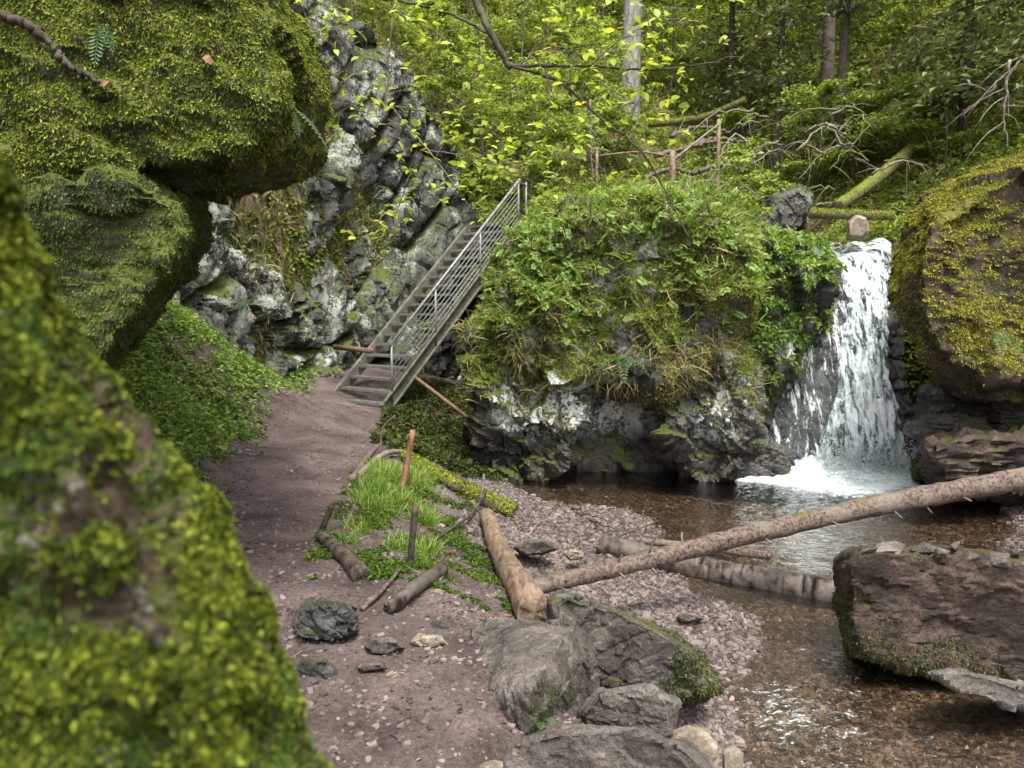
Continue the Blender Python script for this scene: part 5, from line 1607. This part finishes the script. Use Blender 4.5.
SAP = [(715, 21, 3.0, 1.3, 'bright shrub at the right end of the slope fence'), (755, 20, 2.6, 1.2, 'light green shrub behind the tangle of dead branches'), (800, 21, 3.2, 1.3, 'pale shrub left of the slim bare trunk'), (845, 20.5, 2.9, 1.2, 'light shrub right of the slim bare trunk'),
       (885, 19.5, 2.6, 1.2, 'green shrub above the fat leaning mossy trunk'), (935, 17.5, 2.4, 1.2, 'green shrub between the leaning mossy trunk and the golden boulder'), (985, 19, 3.2, 1.4, 'light green shrub behind the top of the golden boulder'),
       (440, 21.5, 3.4, 1.5, 'bushy green shrub on the rocks left of the stairway top'), (485, 22.5, 4.0, 1.6, 'leafy shrub directly behind the stairway top'), (535, 20.5, 2.8, 1.3, 'low shrub just right of the stairway top'), (570, 24, 4.2, 1.8, 'tall green shrub left of the pale trunk'),
       (605, 22, 2.6, 1.2, 'low bright shrub below the pale trunk'), (665, 28, 4.5, 2.2, 'broad light green tree right of the pale trunk'), (700, 31, 5, 2.4, 'light green tree up the slope behind the fence'), (740, 27, 4, 1.8, 'yellow green sapling between the feathery conifers'),
       (790, 29, 5, 2.2, 'pale leafy sapling behind the drooping conifer'), (850, 31, 6, 2.6, 'yellow green tree behind the conifers above the fall'), (905, 22, 4.2, 1.8, 'light green sapling behind the dark spreading conifer'), (520, 30, 6, 2.8, 'rounded tree high on the slope above the stairway'),
       (470, 32, 7, 3, 'tall leafy tree at the cliff top in the distance'), (600, 36, 6, 3, 'distant light green tree behind the pale trunk'), (760, 40, 7, 3.4, 'distant tree at the top of the slope above the fence'), (990, 25, 6, 2.6, 'light green tree top right behind the dark conifers'),
       (405, 19.5, 3.2, 1.4, 'shrub rooted on the cliff edge under the branch'), (360, 22, 5, 2.3, 'shrubby tree on top of the lichen cliff'), (820, 46, 8, 4, 'far tree on the highest part of the slope'), (690, 48, 8, 4, 'far leafy tree between the conifers near the top')]
for q, (px, D, H, R0, lb) in enumerate(SAP):
    sh = H < 3.5
    broadleaf(px, D, H, R0, lb, 200 + q, n=3800 if D < 26 else 4600, leaf=(.045 + .0018 * D, .08 + .003 * D), name='shrub' if sh else 'sapling_tree', cat='shrub' if sh else 'tree', tr=.03 if sh else .05)
# little shrubs and saplings on the outcrop
for q, (px, py, D, H, R0, lb) in enumerate([(560, 250, 11.8, 1.1, .7, 'small leafy shrub at the left of the outcrop top'), (610, 235, 12.4, .9, .7, 'small shrub in the middle of the outcrop top'), (740, 225, 12.4, 1.5, .6, 'slender sapling at the right end of the outcrop'),
                                            (690, 240, 12.2, .9, .6, 'low shrub right of the middle on the outcrop'), (805, 250, 12.9, .6, .5, 'bright green shrub on the shoulder beside the fall')]):
    broadleaf(px, D, H, R0, lb, 300 + q, n=900, leaf=(.05, .09), name='shrub', cat='shrub', tr=.014, base=P(px, py, D) - np.array([0, 0, .3]))

# ------------------------------------------------------------------ dead wood and roots above the fall
r = np.random.default_rng(77)
log('mossy_log', [P(784, 212, 14.6), P(830, 214, 14.5), P(892, 216, 14.4)], .1, .09, 'mosslog', 'mossy log lying across the stream above the waterfall', 'log', 40, 14, .15)
log('mossy_log', [P(838, 206, 15.5), P(875, 180, 17), P(925, 138, 19)], .12, .15, 'mosslog', 'fat mossy trunk leaning up the bank above the golden boulder', 'log', 40, 14, .12)
log('mossy_log', [P(650, 124, 21), P(700, 118, 20.5), P(745, 100, 20)], .1, .07, 'mosslog', 'mossy pole lying over the roots by the slope fence', 'log', 40, 14, .12)
for q in range(30):
    x0, y0, D = r.uniform(735, 905), r.uniform(95, 215), r.uniform(14.8, 19)
    a_ = r.uniform(-.9, .9)
    L = r.uniform(25, 75)
    x1, y1 = x0 + L * math.cos(a_) * r.choice([-1, 1]), y0 + L * math.sin(a_) * .8 + 18
    mid = P((x0 + x1) / 2, (y0 + y1) / 2 - r.uniform(4, 18), D)
    A_, B_ = P(x0, y0, D), P(x1, y1, D + r.uniform(-1, 1))
    ps = [tube([A_, mid, B_], r.uniform(.018, .034), .006, 12, 5, .15, 10, wig=.08, seed=q)]
    c = catmull([A_, mid, B_], 12)
    for k in range(5):
        s_ = c[r.integers(2, 11)]
        d = np.array([r.normal() * .3, r.normal() * .2, -abs(r.normal()) * .35])
        ps.append(tube([s_, s_ + d * .5 + np.array([0, 0, .05]), s_ + d], .009, .003, 5, 4))
    mk('dead_branch', *merge(ps), M['deadwood' if q % 3 else 'mosslog'], label='bare tangled dead branch in the brush above the waterfall', cat='branch', group='dead branches above the waterfall')
for q, (x, y, D, L) in enumerate([(700, 130, 20, 60), (690, 150, 19, 70), (720, 168, 18, 55), (700, 185, 17.5, 60), (670, 172, 18.5, 50), (715, 142, 19.4, 60)]):
    log('tree_root', [P(x - L / 2, y + 6, D), P(x, y - 3, D + .2), P(x + L / 2, y + r.uniform(-12, 4), D + .3)], .06, .04, 'bark_red', 'brown exposed root, %s on the slope trail' % ['uppermost', 'third from the top', 'fourth from the top at the right', 'lowest of the roots', 'left one of the lower roots', 'second from the top'][q], 'root', 24, 8, .2, wig=.08, seed=q, group='roots across the slope trail')
# slope fence
fe = empty('wooden_fence', tuple(P(640, 200, 14.8)), 'weathered wooden fence on the slope above the outcrop', 'fence')
for (x, y0, D, rr) in [(597, 150, 14.9, .03), (673, 152, 14.6, .06), (719, 120, 16.6, .05)]:
    t_ = P(x, y0, D)
    mk('post', *tube([np.array([t_[0], t_[1], 3.2]), t_], rr, rr * .9, 5, 8, .12), M['bare'], fe)
mk('rail', *tube([P(597, 156, 14.9), P(640, 152, 14.8), P(673, 157, 14.6)], .02, .02, 8, 6, .1), M['bare'], fe)
mk('rail', *tube([P(673, 160, 14.6), P(719, 124, 16.6)], .022, .022, 8, 6, .1), M['deadwood'], fe)
# old root on the overhanging boulder
rt = [snap('ul', x, y) - ray(x, y) * 0.02 for x, y in [(2, 14), (35, 35), (70, 62), (100, 88)]]
mk('tree_root', *tube(rt, .022, .008, 40, 12, .4, 9, wig=.03), M['bark_dark'], label='brown dead root lying diagonally on the overhanging boulder at top left', cat='root')
